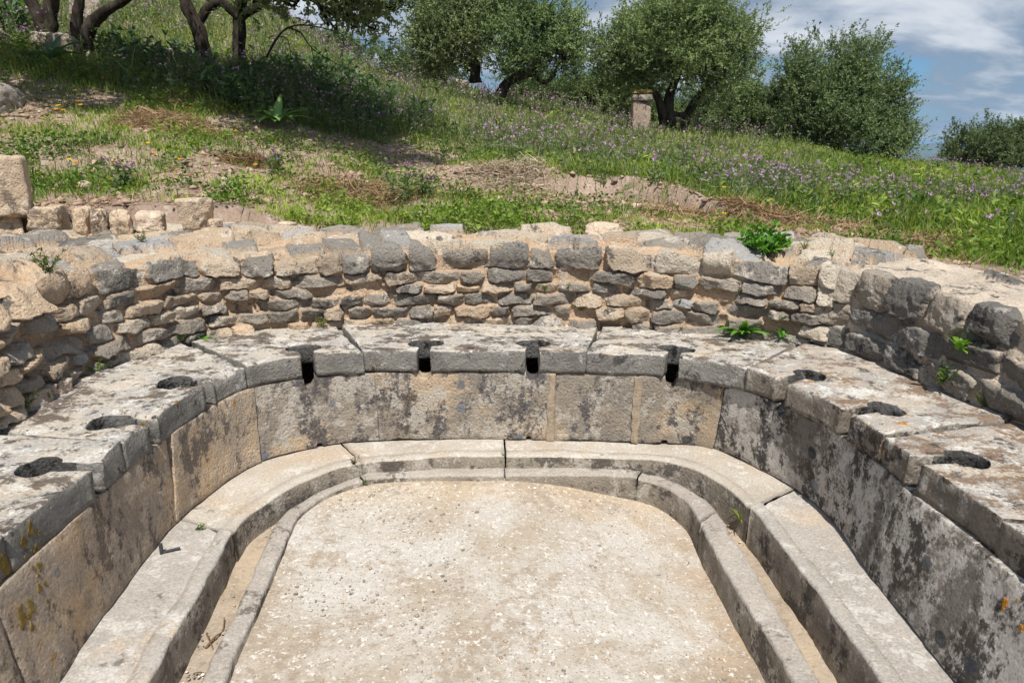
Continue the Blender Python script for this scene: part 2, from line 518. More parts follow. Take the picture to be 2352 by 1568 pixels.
# ------------------------------------------------------------------ seat slabs with keyhole cuts
def keyhole(front_tau, hole_c=.178, along=.082, radial=.068, slot=.031, wob=0):
    """outline points of a keyhole, from the front edge round the hole and back to the front edge (travel order: increasing tau)"""
    s0 = C_seat.s_of(front_tau)
    p = C_seat.pt_s(np.array([s0]))[0]; nn = C_seat.nrm_s(np.array([s0]))[0]
    tg = np.array([nn[1], -nn[0]])                       # direction of travel (increasing tau)
    rr = random.Random(wob)
    pts = [p - tg * slot * 1.15 - nn * .012, p - tg * slot + nn * .03]
    a0 = math.asin(min(.95, slot / along))
    pts.append(p - tg * slot * .95 + nn * (hole_c - radial * math.cos(a0)))
    for k in range(1, 16):
        a = -(a0) - (2 * math.pi - 2 * a0) * k / 16       # from front-left round the back to front-right
        q = 1 + rr.uniform(-.05, .05)
        pts.append(p + tg * (along * math.sin(a) * q) + nn * (hole_c - radial * math.cos(a) * q))
    pts.append(p + tg * slot * .95 + nn * (hole_c - radial * math.cos(a0)))
    pts += [p + tg * slot + nn * .03, p + tg * slot * 1.15 - nn * .012]
    return pts, s0

def make_slab(t0, t1, holes, mat, label, seed, dz=0.0, front=0.0, gap=.002, thick=.122, bevel=.008):
    """t0,t1: joint taus; holes: list of (tau, kwargs)"""
    s0, s1 = C_seat.s_of(t0) + gap, C_seat.s_of(t1) - gap
    cuts = sorted([keyhole(t, **kw) for t, kw in holes], key=lambda c: c[1])
    def fr(s):
        p = C_seat.pt_s(np.array([s]))[0]; nn = C_seat.nrm_s(np.array([s]))[0]
        return p - nn * front
    pts = []
    pos = s0
    for kp, sc in cuts:
        for s in np.arange(pos, sc - .05, .04): pts.append(fr(s))
        pts += [np.array(k) for k in kp]
        pos = sc + .05
    for s in np.arange(pos, s1, .04): pts.append(fr(s))
    pts.append(fr(s1))
    g0, g1 = t0 + .0025, t1 - .0025
    for t in np.linspace(g1, g0, max(3, int((g1 - g0) / .03))):
        s = C_wall.s_of(t)
        pts.append(C_wall.pt_s(np.array([s]))[0] + C_wall.nrm_s(np.array([s]))[0] * .10)
    P = np.array(pts)
    c = P.mean(0)
    tx, ty = np.random.default_rng(seed).uniform(-.009, .009, 2)
    def mp(u, v, d):
        z = ZS + dz + (u - c[0]) * tx + (v - c[1]) * ty - d
        return np.stack([u, v, z], 1)
    o = plate('seat_slab', P, thick, mp, mat, bevel=bevel, res=.026, amp=.010, seed=seed, chip=1.7)
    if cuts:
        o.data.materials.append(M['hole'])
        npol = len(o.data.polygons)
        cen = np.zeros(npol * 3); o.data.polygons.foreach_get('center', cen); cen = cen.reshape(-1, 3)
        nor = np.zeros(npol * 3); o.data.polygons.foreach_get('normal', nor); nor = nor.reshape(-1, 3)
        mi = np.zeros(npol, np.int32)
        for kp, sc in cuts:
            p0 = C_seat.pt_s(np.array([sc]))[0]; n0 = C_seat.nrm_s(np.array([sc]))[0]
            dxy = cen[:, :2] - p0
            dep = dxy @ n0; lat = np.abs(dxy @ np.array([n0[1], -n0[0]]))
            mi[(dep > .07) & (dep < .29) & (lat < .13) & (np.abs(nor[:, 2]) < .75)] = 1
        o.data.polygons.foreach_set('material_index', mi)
    return tag(o, label, 'stone seat', 'keyhole seat slabs of the latrine')

def ft(px, py): return pix_tau(px, py, ZS)
H = lambda px, py, **k: (ft(px, py), k)
tA0, tB0, tC0, tD0, tE0, tF0, tG0 = ft(22, 1232), ft(278, 1012), ft(560, 838), ft(836, 806), ft(1346, 808), ft(1716, 846), ft(2031, 1001)
tH0 = ft(2300, 1187)
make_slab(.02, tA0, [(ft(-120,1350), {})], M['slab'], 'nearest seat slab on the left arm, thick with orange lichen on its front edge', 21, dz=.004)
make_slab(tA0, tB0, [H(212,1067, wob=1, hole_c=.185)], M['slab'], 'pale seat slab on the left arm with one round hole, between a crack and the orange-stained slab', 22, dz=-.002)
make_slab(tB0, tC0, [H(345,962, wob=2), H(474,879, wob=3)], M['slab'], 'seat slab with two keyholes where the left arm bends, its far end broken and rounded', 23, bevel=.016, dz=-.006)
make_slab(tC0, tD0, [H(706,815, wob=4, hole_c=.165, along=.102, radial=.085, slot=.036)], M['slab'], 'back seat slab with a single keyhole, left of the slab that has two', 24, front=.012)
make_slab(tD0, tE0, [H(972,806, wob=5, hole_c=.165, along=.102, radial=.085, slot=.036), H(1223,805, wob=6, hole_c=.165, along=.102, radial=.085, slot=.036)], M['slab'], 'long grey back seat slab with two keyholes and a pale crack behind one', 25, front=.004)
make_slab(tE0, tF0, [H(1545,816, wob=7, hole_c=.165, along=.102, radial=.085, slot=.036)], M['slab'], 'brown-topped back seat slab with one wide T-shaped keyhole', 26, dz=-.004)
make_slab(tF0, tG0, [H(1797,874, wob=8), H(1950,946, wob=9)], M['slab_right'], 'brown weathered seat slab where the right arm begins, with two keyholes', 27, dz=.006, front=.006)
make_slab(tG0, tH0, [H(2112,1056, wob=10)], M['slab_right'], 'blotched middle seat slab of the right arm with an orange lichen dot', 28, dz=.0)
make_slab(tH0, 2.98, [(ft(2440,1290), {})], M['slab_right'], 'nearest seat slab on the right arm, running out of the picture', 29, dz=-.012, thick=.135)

# ------------------------------------------------------------------ facing panels under the seats
def panel_map(lean):
    def mp(u, v, d):
        tau = C_panel.tau_s(u)
        p = C_panel.pt_s(u); q = C_seat.pt(tau); nn = C_panel.nrm_s(u)
        nq = C_seat.nrm_s(C_seat.s_of(tau))
        f = ((v - ZB) / (ZS - ZB))[:, None] if np.ndim(v) else (v - ZB) / (ZS - ZB)
        b = p + (q + nq * .006 - p) * f
        return np.stack([b[:, 0] + nn[:, 0] * d, b[:, 1] + nn[:, 1] * d, v], 1)
    return mp

def make_panel(pl0, pl1, mat, label, seed, notches=(), feet=(), top=ZP - .006, base=ZB + .004, lean=.08, front=0.0, slant=(0, 0)):
    """pl0, pl1: taus at mid height of the two joints"""
    s0, s1 = C_panel.s_of(pl0) + .0015, C_panel.s_of(pl1) - .0015
    pts = [(s0 - slant[0], base)]
    for sx, w in feet:
        pts += [(sx - w, base), (sx - w * .6, base + w * .9), (sx + w * .5, base + w), (sx + w, base)]
    pts += [(s1 - slant[1], base), (s1 + slant[1], top)]
    for sx, w, dep in sorted(notches, reverse=True):
        pts += [(sx + w, top), (sx + w * .95, top - dep * .5), (sx + w * .5, top - dep * .93), (sx, top - dep), (sx - w * .5, top - dep * .93), (sx - w * .95, top - dep * .5), (sx - w, top)]
    pts += [(s0 + slant[0], top)]
    m0 = panel_map(lean)
    o = plate('facing_panel', pts, .12, lambda u, v, d: m0(u, v, d - front), mat, bevel=.004, res=.032, amp=.007, seed=seed, chip=1.0)
    # the plate's outward direction is +d, make faces point to the room
    o.data.flip_normals()
    return tag(o, label, 'stone panel', 'upright stone panels under the seats')

def bt(px, py): return pix_tau(px, py, ZB)
def notch(px, py, w=.034, dep=.07): return (float(C_panel.s_of(ft(px, py))), w, dep)
def foot(px, py, w=.018): return (float(C_panel.s_of(bt(px, py))), w)
j = [ .01, bt(92,1640), bt(415,1196), bt(606,1060), bt(871,1012), bt(1262,1012), bt(1458,1018), bt(1652,1034), bt(1995,1320), 2.99]
make_panel(j[0], j[1], M['panel_left'], 'nearest upright panel on the left, blotched with orange and black lichen', 41, front=.004)
make_panel(j[1], j[2], M['panel_left'], 'long tan panel under the left seats with rows of chisel marks', 42, feet=[])
make_panel(j[2], j[3], M['panel_left'], 'smooth tan panel at the left bend, tilted back', 43, front=.006, slant=(.03, .015))
make_panel(j[3], j[4], M['panel_back'], 'brownish back panel below the single keyhole left of centre', 44, notches=[notch(706,815)], feet=[foot(735,1027)], slant=(.012, 0))
make_panel(j[4], j[5], M['panel_back'], 'wide grey back panel with black blotches between two keyhole notches', 45, notches=[notch(972,806, .04, .035), notch(1223,805, .036, .045)], feet=[foot(1215,1012)], front=.004)
make_panel(j[5], j[6], M['panel_back'], 'narrow back panel with slanting tool marks, framed by two mortar strips', 46, front=-.002)
make_panel(j[6], j[7], M['panel_back'], 'back panel right of the mortar strip, spotted with round dark lichen', 47, notches=[notch(1545,816)], feet=[foot(1525,1022)], slant=(0, .03))
make_panel(j[7], j[8], M['panel_right'], 'large lichen-mottled panel where the right arm begins', 48, notches=[notch(1797,874, .036, .05)], slant=(.03, 0), front=-.004)
make_panel(j[8], j[9], M['panel_right'], 'nearest black and white mottled panel on the right, with an orange lichen patch', 49, front=.004)

def mortar_mat():
    t = NT('mortar')
    base = t.mix(t.rng(t.noise(6, 8, .7), .35, .65), (.43, .345, .25), (.33, .27, .205))
    base = t.mix(t.rng(t.noise(14, 7, .75), .45, .62, 0, .7), base, (.22, .18, .145))
    h = t.math('ADD', t.noise(30, 7, .75), t.noise(110, 4, .7))
    t.surf(base, .95, t.bump(h, .7, .012), .08)
    return t.m
M['mortar'] = mortar_mat()
for (jt, w, lab) in ((j[5], .024, 'pale mortar strip left of the narrow tool-marked panel'), (j[6], .022, 'pale mortar strip right of the narrow tool-marked panel')):
    s = float(C_panel.s_of(jt))
    m0 = panel_map(.08)
    o = plate('mortar_strip', [(s - w, ZB + .002), (s + w, ZB + .002), (s + w * .9, ZP - .01), (s - w * .9, ZP - .01)], .05, lambda u, v, d: m0(u, v, d - .011), M['mortar'], bevel=.007, res=.016, amp=.016, chip=3.0, seed=int(w * 1000))
    o.data.flip_normals()
    tag(o, lab, 'mortar joint', 'mortar strips between the back panels')

# ------------------------------------------------------------------ foot bench, gutter and inner kerb
def swept(name, ta, tb, prof, mat, label, cat, group, seed, amp=.010, step=.025, side_mat=None, side_rows=None):
    """prof(taus) -> (n, m, 3) cross sections, first to last from outer to inner foot"""
    n = max(4, int((tb - ta) * 3.6 / step))
    taus = np.linspace(ta, tb, n)
    S = prof(taus)
    m = S.shape[1]
    V = S.reshape(-1, 3)
    V = V + np.stack([fbm(V, 4, 4, seed + k) for k in range(3)], 1) * amp + np.stack([fbm(V, 22, 3, seed + 9 + k) for k in range(3)], 1) * amp * .42
    q = grid_faces(n, m, True)
    caps = [np.arange(m)[None], ((n - 1) * m + np.arange(m))[::-1][None]]
    o = mesh_np(name, V, [q] + caps, mat)
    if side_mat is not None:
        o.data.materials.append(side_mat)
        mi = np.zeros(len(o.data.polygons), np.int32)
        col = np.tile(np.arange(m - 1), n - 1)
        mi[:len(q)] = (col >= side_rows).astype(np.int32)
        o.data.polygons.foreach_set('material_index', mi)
    return tag(o, label, cat, group)

def pt3(xy, z):
    return np.concatenate([xy, np.broadcast_to(np.asarray(z, float), xy.shape[:1])[:, None]], 1)

def bench_prof(ridge):
    def f(taus):
        A, B = C_panel.pt(taus), C_rim.pt(taus)
        d = B - A; L = np.linalg.norm(d, axis=1)[:, None]; d = d / L
        A = A - d * .05
        rows = []
        rw = .075
        for k in np.linspace(0, 1, 12):
            q = A + (B - d * rw - A) * k
            rows.append(pt3(q, ZB - .002))
        h = ridge
        rows[-1][:, 2] -= h * .6; rows[-2][:, 2] -= h * .3
        rows += [pt3(B - d * (rw - .005), ZB + h), pt3(B - d * .035, ZB + h), pt3(B - d * .009, ZB + h), pt3(B - d * .002, ZB + h - .003), pt3(B, ZB + h - .010)]
        for z in (.17, .13, .08, .03, -.02):
            rows.append(pt3(B + d * (.22 - z) * .06, z))
        return np.stack(rows, 1)
    return f
GB = 'foot bench stones around the gutter'
b0, b1, b2, b3, b4, b5 = .01, bt(490,1216), bt(812,1045), bt(1160,1030), bt(1735,1165), 2.99
g = .0005
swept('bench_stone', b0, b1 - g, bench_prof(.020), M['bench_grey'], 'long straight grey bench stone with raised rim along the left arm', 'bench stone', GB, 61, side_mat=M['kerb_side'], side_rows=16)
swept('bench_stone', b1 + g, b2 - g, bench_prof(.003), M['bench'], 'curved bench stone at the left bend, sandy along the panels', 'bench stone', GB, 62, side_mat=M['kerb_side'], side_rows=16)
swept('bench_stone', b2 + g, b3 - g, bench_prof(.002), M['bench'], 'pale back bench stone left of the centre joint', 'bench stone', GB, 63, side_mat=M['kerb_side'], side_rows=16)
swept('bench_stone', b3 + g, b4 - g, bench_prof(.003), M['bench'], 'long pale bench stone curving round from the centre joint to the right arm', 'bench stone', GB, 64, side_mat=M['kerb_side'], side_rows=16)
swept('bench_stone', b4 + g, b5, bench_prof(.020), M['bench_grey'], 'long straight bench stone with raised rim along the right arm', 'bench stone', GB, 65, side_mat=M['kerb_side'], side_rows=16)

def kerb_prof(dz=0.0):
    def f(taus):
        A, B = C_ko.pt(taus), C_ki.pt(taus)
        d = B - A; L = np.linalg.norm(d, axis=1)[:, None]; d = d / L
        rows = [pt3(A - d * .012, -.03), pt3(A - d * .006, .05), pt3(A, ZK - .012 + dz), pt3(A + d * .008, ZK - .002 + dz)]
        for k in np.linspace(.2, .8, 5): rows.append(pt3(A + (B - A) * k, ZK + dz))
        rows += [pt3(B - d * .008, ZK + dz), pt3(B - d * .002, ZK - .003 + dz), pt3(B + d * .001, ZK - .012 + dz)]
        for z in (.10, .06, .02, -.04): rows.append(pt3(B + d * (ZK - z) * .07, z))
        return np.stack(rows, 1)
    return f
GK = 'low kerb stones between gutter and gravel floor'
kt = lambda px, py: pix_tau(px, py, ZK)
k1, k2, k3, k4, k5 = kt(645,1214), kt(832,1098), kt(1158,1082), kt(1470,1088), kt(1628,1190)
for (a, b, lab, sd, dz) in ((.01, k1, 'long straight kerb stone edging the gravel along the left arm', 71, .006), (k1, k2, 'curved kerb stone at the left bend between two weeds', 72, -.004),
                       (k2, k3, 'back kerb stone left of the centre joint', 73, 0), (k3, k4, 'back kerb stone right of the centre joint, chipped at its far end', 74, .002),
                       (k4, k5, 'short tightly curved kerb stone at the right bend', 75, -.003), (k5, 2.99, 'long straight kerb stone with dark stained face along the right arm', 76, .004)):
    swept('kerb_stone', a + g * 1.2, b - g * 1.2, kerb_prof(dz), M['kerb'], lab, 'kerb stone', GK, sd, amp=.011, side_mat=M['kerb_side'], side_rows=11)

def gravel_z(x, y):
    return .112 - .118 * sstep(-.05, .85, x)

# gutter floor (packed sand) and the gravel floor
def gutter():
    taus = np.linspace(.0, 3.0, 380)
    A, B = C_rim.pt(taus), C_ko.pt(taus)
    d = B - A; L = np.linalg.norm(d, axis=1)[:, None]; d /= L
    rows = []
    for k in np.linspace(0, 1, 12):
        w = (k - .5) * 2
        rows.append(pt3(A - d * .03 + (B - A + d * .06) * k, .078 - .035 * sstep(.1, .9, A[:, 0]) + .022 * abs(w) ** 3))
    S = np.stack(rows, 1); V = S.reshape(-1, 3)
    V[:, 2] += fbm(V, 6, 4, 5) * .012
    o = mesh_np('gutter_floor', V, [grid_faces(len(taus), 12, True)], M['sand'])
    tag(o, kind='structure')
def sand_mat():
    t = NT('sand')
    base = t.mix(t.rng(t.noise(4, 8, .7), .35, .65), (.43, .345, .255), (.37, .31, .25))
    base = t.mix(t.rng(t.noise(3.3, 9, .75, t.off(8, 2, 1)), .5, .62, 0, .7), base, (.24, .195, .15))
    base = t.mix(t.rng(t.noise(45, 6, .8), .5, .66, 0, .7), base, (.25, .19, .13))
    base = t.mix(t.rng(t.noise(60, 6, .8, t.off(1, 1, 1)), .56, .66, 0, .7), base, (.62, .55, .46))
    h = t.math('ADD', t.noise(60, 7, .75), t.noise(10, 5, .6))
    t.surf(base, .95, t.bump(h, .6, .012), .08)
    return t.m
M['sand'] = sand_mat()
gutter()

def gravel_floor():
    taus = np.linspace(.0, 3.0, 200)
    B = C_ki.pt(taus)
    nk = 46
    rows = []
    c = np.stack([np.full(len(taus), .0), np.clip(B[:, 1], YN, 2.1)], 1)
    for k in np.linspace(-.03, 1, nk):
        q = B + (c - B) * k
        rows.append(np.column_stack([q, gravel_z(q[:, 0], q[:, 1])]))
    S = np.stack(rows, 1); V = S.reshape(-1, 3)
    edge = np.tile(np.linspace(-.03, 1, nk), len(taus))
    V[:, 2] += fbm(V, 2.5, 4, 8) * .010 + fbm(V, 18, 3, 9) * .004 + .008 * np.exp(-((edge) / .04) ** 2)
    o = mesh_np('gravel_floor', V, [grid_faces(len(taus), nk, True)], M['gravel'])
    tag(o, kind='structure')
gravel_floor()

def unit_rocks():
    out = []
    for k in range(8):
        bm_v = np.array([(0,0,1),(.9,0,.2),(.28,.85,.2),(-.72,.53,.2),(-.72,-.53,.2),(.28,-.85,.2),(.72,.53,-.3),(-.28,.85,-.3),(-.9,0,-.3),(-.28,-.85,-.3),(.72,-.53,-.3),(0,0,-.8)])
        bm_v = bm_v * (1 + RNG.uniform(-.3, .3, (12, 1)))
        out.append(bm_v)
    f = np.array([(0,1,2),(0,2,3),(0,3,4),(0,4,5),(0,5,1),(1,6,2),(2,7,3),(3,8,4),(4,9,5),(5,10,1),(2,6,7),(3,7,8),(4,8,9),(5,9,10),(1,10,6),(11,7,6),(11,8,7),(11,9,8),(11,10,9),(11,6,10)])
    return out, f
UR, URF = unit_rocks()
def scatter_rocks(name, P, size, cols, mat, label=None, flat=.6):
    n = len(P)
    Vs, Fs = [], []
    k = RNG.integers(0, 8, n)
    base = np.stack(UR)[k]
    a = RNG.uniform(0, 6.28, n)
    sc = size[:, None, None] * np.stack([RNG.uniform(.7, 1.3, n), RNG.uniform(.7, 1.2, n), RNG.uniform(.5, .9, n) * flat * 1.4], 1)[:, None, :]
    b = base * sc
    x = b[..., 0] * np.cos(a)[:, None] - b[..., 1] * np.sin(a)[:, None]
    y = b[..., 0] * np.sin(a)[:, None] + b[..., 1] * np.cos(a)[:, None]
    V = np.stack([x, y, b[..., 2]], -1) + P[:, None, :]
    F = (URF[None] + (np.arange(n) * 12)[:, None, None]).reshape(-1, 3)
    C = np.repeat(cols, 12, 0)
    o = mesh_np(name, V.reshape(-1, 3), [F], mat, col=C, smooth=False)
    return o
def pebble_mat():
    t = NT('pebbles')
    t.surf(t.mix(1.0, t.attr(), t.mix(t.noise(90, 3, .6), (.6, .6, .6), (1.3, 1.3, 1.3)), 'MULTIPLY'), .85)
    return t.m
M['pebble'] = pebble_mat()
def floor_pebbles():
    n = 24000
    x = RNG.uniform(-1.0, 1.0, n); y = RNG.uniform(.3, 3.4, n)
    t = tau_of(x, y); e = C_ki.pt(t)
    ok = (np.hypot(x, y - np.minimum(y, 2.1)) < np.hypot(e[:, 0], e[:, 1] - np.minimum(e[:, 1], 2.1)) - .02)
    dens = fbm(np.column_stack([x, y, x * 0]), 1.6, 3, 3) + .55 - .35 * sstep(2.0, 3.2, y)
    ok &= RNG.uniform(0, 1, n) < np.clip(dens + .2, .05, 1)
    x, y = x[ok], y[ok]
    sz = .0016 + .0075 * RNG.uniform(0, 1, len(x)) ** 5
    P = np.column_stack([x, y, gravel_z(x, y) + .002])
    pal = np.array([(.42, .35, .28), (.33, .29, .25), (.52, .45, .37), (.25, .23, .21), (.46, .34, .23), (.66, .62, .56)])
    c = pal[RNG.integers(0, 6, len(x))] * RNG.uniform(.7, 1.2, (len(x), 1))
    tag(scatter_rocks('floor_pebbles', P, sz, c, M['pebble']), kind='stuff')
    n = 1500
    tt = RNG.uniform(.25, 2.75, n); k = RNG.beta(2, 2, n)
    A, B = C_rim.pt(tt), C_ko.pt(tt)
    q = A + (B - A) * k[:, None]
    cl = fbm(np.column_stack([q, q[:, :1] * 0]), 3, 3, 14) > .0
    q = q[cl]
    P = np.column_stack([q, .084 - .035 * sstep(.1, .9, q[:, 0])])
    c = pal[RNG.integers(0, 6, len(q))]
    tag(scatter_rocks('gutter_pebbles', P, .002 + .009 * RNG.uniform(0, 1, len(q)) ** 3, c, M['pebble']), kind='stuff')
floor_pebbles()

# ------------------------------------------------------------------ rubble walls
TOPB = [((0,553),1.18),((130,545),1.18),((300,534),1.19),((450,524),1.21),((600,527),1.22),((800,538),1.23),((1176,538),1.22),((1341,545),1.21),((1560,548),1.21),((1700,553),1.2),
        ((1801,560),1.2),((1951,558),1.17),((2051,570),1.14),((2176,608),1.09),((2352,641),1.06)]
TB = np.array([[*at_z(p[0], p[1], z)] for p, z in TOPB])
TB = np.concatenate([[[-3.15, 3.3, 1.27], [-3.2, YN, 1.25]][::-1], TB, [[2.95, 3.2, 1.05], [3.0, YN, 1.05]]])
TBt = tau_of(TB[:, 0], TB[:, 1])
_o = np.argsort(TBt); TB, TBt = TB[_o], TBt[_o]
def topback(t):
    return np.stack([np.interp(t, TBt, TB[:, k]) for k in range(3)], -1)
def ztop(t):
    return np.interp(t, [0, .9, 1.2, 1.5, 1.75, 1.92, 2.05, 2.2, 3], [1.21, 1.21, 1.20, 1.195, 1.18, 1.15, 1.11, 1.07, 1.05])

def rubble_wall(t0, t1, style, seed, mats, parent):
    rng = np.random.default_rng(seed)
    n = int((C_wall.s_of(t1) - C_wall.s_of(t0)) / .0068)
    s = np.linspace(C_wall.s_of(t0), C_wall.s_of(t1), n)
    taus = C_wall.tau_s(s)
    base = C_wall.pt_s(s); nn = C_wall.nrm_s(s)
    zt = ztop(taus) + fbm(np.column_stack([s, s * 0, s * 0]), 1.3, 3, seed) * .03
    tb = topback(taus)
    HF, HT = .55, 1.0                                     # nominal unrolled sizes of face and top
    zlow = ZS - .10
    nf, ntp, nb = 100, 110, 10
    # unrolled coordinate w: 0..HF face, HF..HF+HT top
    wf = np.linspace(-.06, HF, nf); wt = HF + np.linspace(0, HT, ntp + 1)[1:] ** 1.0
    w = np.concatenate([wf, wt])
    m = len(w)
    lean = .10
    S_, W_ = np.meshgrid(s, w, indexing='ij')
    ff = np.clip((W_ - (-.06)) / (HF + .06), 0, 1)
    tf = np.clip((W_ - HF) / HT, 0, 1)
    zface = zlow + (zt[:, None] - zlow) * ff
    X = base[:, None, 0] + nn[:, None, 0] * lean * ff * HF; Y = base[:, None, 1] + nn[:, None, 1] * lean * ff * HF
    xe, ye = X[:, nf - 1:nf], Y[:, nf - 1:nf]
    X = np.where(tf > 0, xe + (tb[:, None, 0] - xe) * tf, X)
    Y = np.where(tf > 0, ye + (tb[:, None, 1] - ye) * tf, Y)
    Z = np.where(tf > 0, zt[:, None] + (tb[:, None, 2] - zt[:, None]) * tf + .03 * np.sin(tf * math.pi), zface)
    # direction of displacement
    cb = sstep(HF - .05, HF + .05, W_)
    Nx = -nn[:, None, 0] * (1 - cb); Ny = -nn[:, None, 1] * (1 - cb); Nz = cb + .0
    l = np.sqrt(Nx ** 2 + Ny ** 2 + Nz ** 2); Nx, Ny, Nz = Nx / l, Ny / l, Nz / l
    # actual lengths for the stone layout (the top is widened)
    wid = np.hypot(tb[:, 0] - xe[:, 0], tb[:, 1] - ye[:, 0])
    wl = np.where(W_ > HF, HF + (W_ - HF) * (wid[:, None] / HT), W_)
    # courses: row boundaries, then stones along each row
    L0, L1 = s[0], s[-1]
    ys = [-.07]
    while ys[-1] < HF - style['cope']: ys.append(ys[-1] + rng.uniform(*style['rh']))
    ys = np.array(ys); ys = -.07 + (ys + .07) * (HF - style['cope'] + .07) / (ys[-1] + .07)
    ys = list(ys) + [HF + style.get('over', .015)]
    while ys[-1] < HF + 1.7: ys.append(ys[-1] + rng.uniform(.13, .22))
    ys = np.array(ys)
    fs_ = (s - L0) / (L1 - L0); wl_s = style['wild'](fs_)
    Bd = np.stack([y + (fbm(np.column_stack([s, s * 0 + k * 7.7, s * 0]), 3.2, 3, seed + 30) * .020 + fbm(np.column_stack([s, s * 0 + k * 3.3, s * 0]), 9, 2, seed + 31) * .012) * (1 + 1.1 * wl_s) for k, y in enumerate(ys)], 1)
    P = np.stack([S_.ravel(), wl.ravel()], 1)
    P3 = np.column_stack([P, np.zeros(len(P))])
    wv = fbm(P3, 16, 3, seed + 1) * style['warp']; wv2 = fbm(P3, 16, 3, seed + 2) * style['warp']
    ci = np.repeat(np.arange(n), m)
    yv = P[:, 1] + wv2; xv = P[:, 0] + wv
    row = np.zeros(len(P), int)
    for k in range(1, len(ys) - 1): row += (yv > Bd[ci, k])
    i1 = np.zeros(len(P), int); edge = np.full(len(P), -.01); seeds = []
    for k in range(len(ys) - 1):
        js = [L0 - rng.uniform(.05, .2)]
        hk = ys[k + 1] - ys[k]
        while js[-1] < L1 + .3:
            js.append(js[-1] + rng.uniform(*style['rw']) * (style.get('copew', 1) if k == len(ys) - 99 or ys[k] > HF - style['cope'] - .01 else 1) * (.75 + .25 * hk / .1 if hk < .12 else 1))
        js = np.array(js); sl = rng.uniform(-.35, .35, len(js)) * (1 + style['wild']((js - L0) / (L1 - L0)))
        q = np.where(row == k)[0]
        if not len(q): continue
        j = np.clip(np.searchsorted(js, xv[q]) - 1, 0, len(js) - 2)
        yc = (ys[k] + ys[k + 1]) / 2
        xL, xR = js[j], js[j + 1]
        e = np.minimum(yv[q] - Bd[ci[q], k], Bd[ci[q], k + 1] - yv[q])
        e = np.minimum(e, np.minimum((xv[q] - xL) + sl[j] * (yv[q] - yc), (xR - xv[q]) - sl[j + 1] * (yv[q] - yc)))
        hw = (js[1:] - js[:-1]) / 2; hh = hk / 2
        wl_j = style['wild'](((js[1:] + js[:-1]) / 2 - L0) / (L1 - L0))
        for c in range(4):
            th = rng.uniform(0, math.pi / 2, len(hw)) + c * math.pi / 2
            full_ = hw * np.abs(np.cos(th)) + hh * np.abs(np.sin(th))
            off = full_ * (1 - rng.uniform(0, .25, len(hw)) ** 1.0 * (1 + .5 * wl_j))
            e = np.minimum(e, off[j] - ((xv[q] - (xL + xR) / 2) * np.cos(th[j]) + (yv[q] - yc) * np.sin(th[j])))
        i1[q] = len(seeds) + j; edge[q] = e
        seeds += [((js[a] + js[a + 1]) / 2, yc, hk, js[a + 1] - js[a]) for a in range(len(js) - 1)]
    seeds = np.array(seeds); ns = len(seeds)
    rr = np.random.default_rng(seed + 5)
    wild = style['wild']((seeds[:, 0] - L0) / (L1 - L0))
    depth = rr.uniform(*style['depth'], ns) * (1 + .9 * wild); gx = rr.uniform(-1, 1, ns) * style['tilt'] * (1 + 1.2 * wild); gy = rr.uniform(-1, 1, ns) * style['tilt'] * (1 + 1.2 * wild) - .10
    gap = rr.uniform(*style['gap'], ns)
    ontop = sstep(HF - .02, HF + .12, W_.ravel())
    lost = (rr.uniform(0, 1, ns) < style['lost'](seeds[:, 0], seeds[:, 1], L0, L1, HF))
    dx, dy = P[:, 0] - seeds[i1, 0], P[:, 1] - seeds[i1, 1]
    prof = sstep(0, 1, (edge - gap[i1]) / style['round'])
    facet = np.zeros(len(P))
    for c in range(3):                                     # flat face with one or two spalled corners
        th = rr.uniform(0, 6.283, ns); gg = rr.uniform(.25, 1.1, ns) * (1 + .6 * wild); oo = rr.uniform(.12, .55, ns) * seeds[:, 2]
        facet = np.maximum(facet, gg[i1] * (dx * np.cos(th)[i1] + dy * np.sin(th)[i1] - oo[i1]))
    facet = np.clip(facet, 0, .05) + gy[i1] * dy * .8 + gx[i1] * dx * .45
    nz = fbm(P3, 22, 4, seed + 8); nzl = fbm(P3, 5, 3, seed + 9)
    rid = np.abs(fbm(P3 + i1[:, None] * .37, 9, 3, seed + 21))
    bumpz = rr.uniform(-.02, .024, ns) * style['bump']
    hgt = prof * (depth[i1] * (1 - .2 * ontop) + bumpz[i1] * sstep(HF - .10, HF + .02, W_.ravel()) - facet * (1 - .4 * ontop) - rid * .008 * (1 + wild[i1])) + nz * .006 * (.5 + prof) + fbm(P3, 62, 2, seed + 41) * .0035 * prof
    hm = (style['mortar_lvl'] + nzl * .034 + fbm(P3, 2.2, 3, seed + 23) * .02 + nz * .008)
    hm = hm - .022 * wild[i1]
    hgt = np.where(lost[i1], hm + .012 + fbm(P3, 9, 3, seed + 12) * .014, np.maximum(hgt, hm))
    stone = np.where(lost[i1], 0, prof)
    stone = np.where(hgt <= hm + .002, stone * .3, stone)
    hgt = hgt.reshape(n, m)
    V = np.stack([X + Nx * hgt, Y + Ny * hgt, Z + Nz * hgt], -1).reshape(-1, 3)
    # colours
    pal = np.array(style['pal']); pw = style['palw'](seeds[:, 0], seeds[:, 1], L0, L1, HF)
    cs = np.zeros((ns, 3))
    u = rr.uniform(0, 1, ns)
    cum = np.cumsum(pw, 1); cum /= cum[:, -1:]
    ki = np.array([np.searchsorted(cum[q], u[q]) for q in range(ns)])
    cs = pal[np.minimum(ki, len(pal) - 1)] * rr.uniform(.75, 1.2, (ns, 1))
    mort = np.array(style['mortar']) * (1 + .25 * nzl[:, None])
    C = mort * (1 - stone[:, None]) + cs[i1] * stone[:, None]
    # back skirt going down behind the wall top
    tbl = V.reshape(n, m, 3)[:, -1, :]
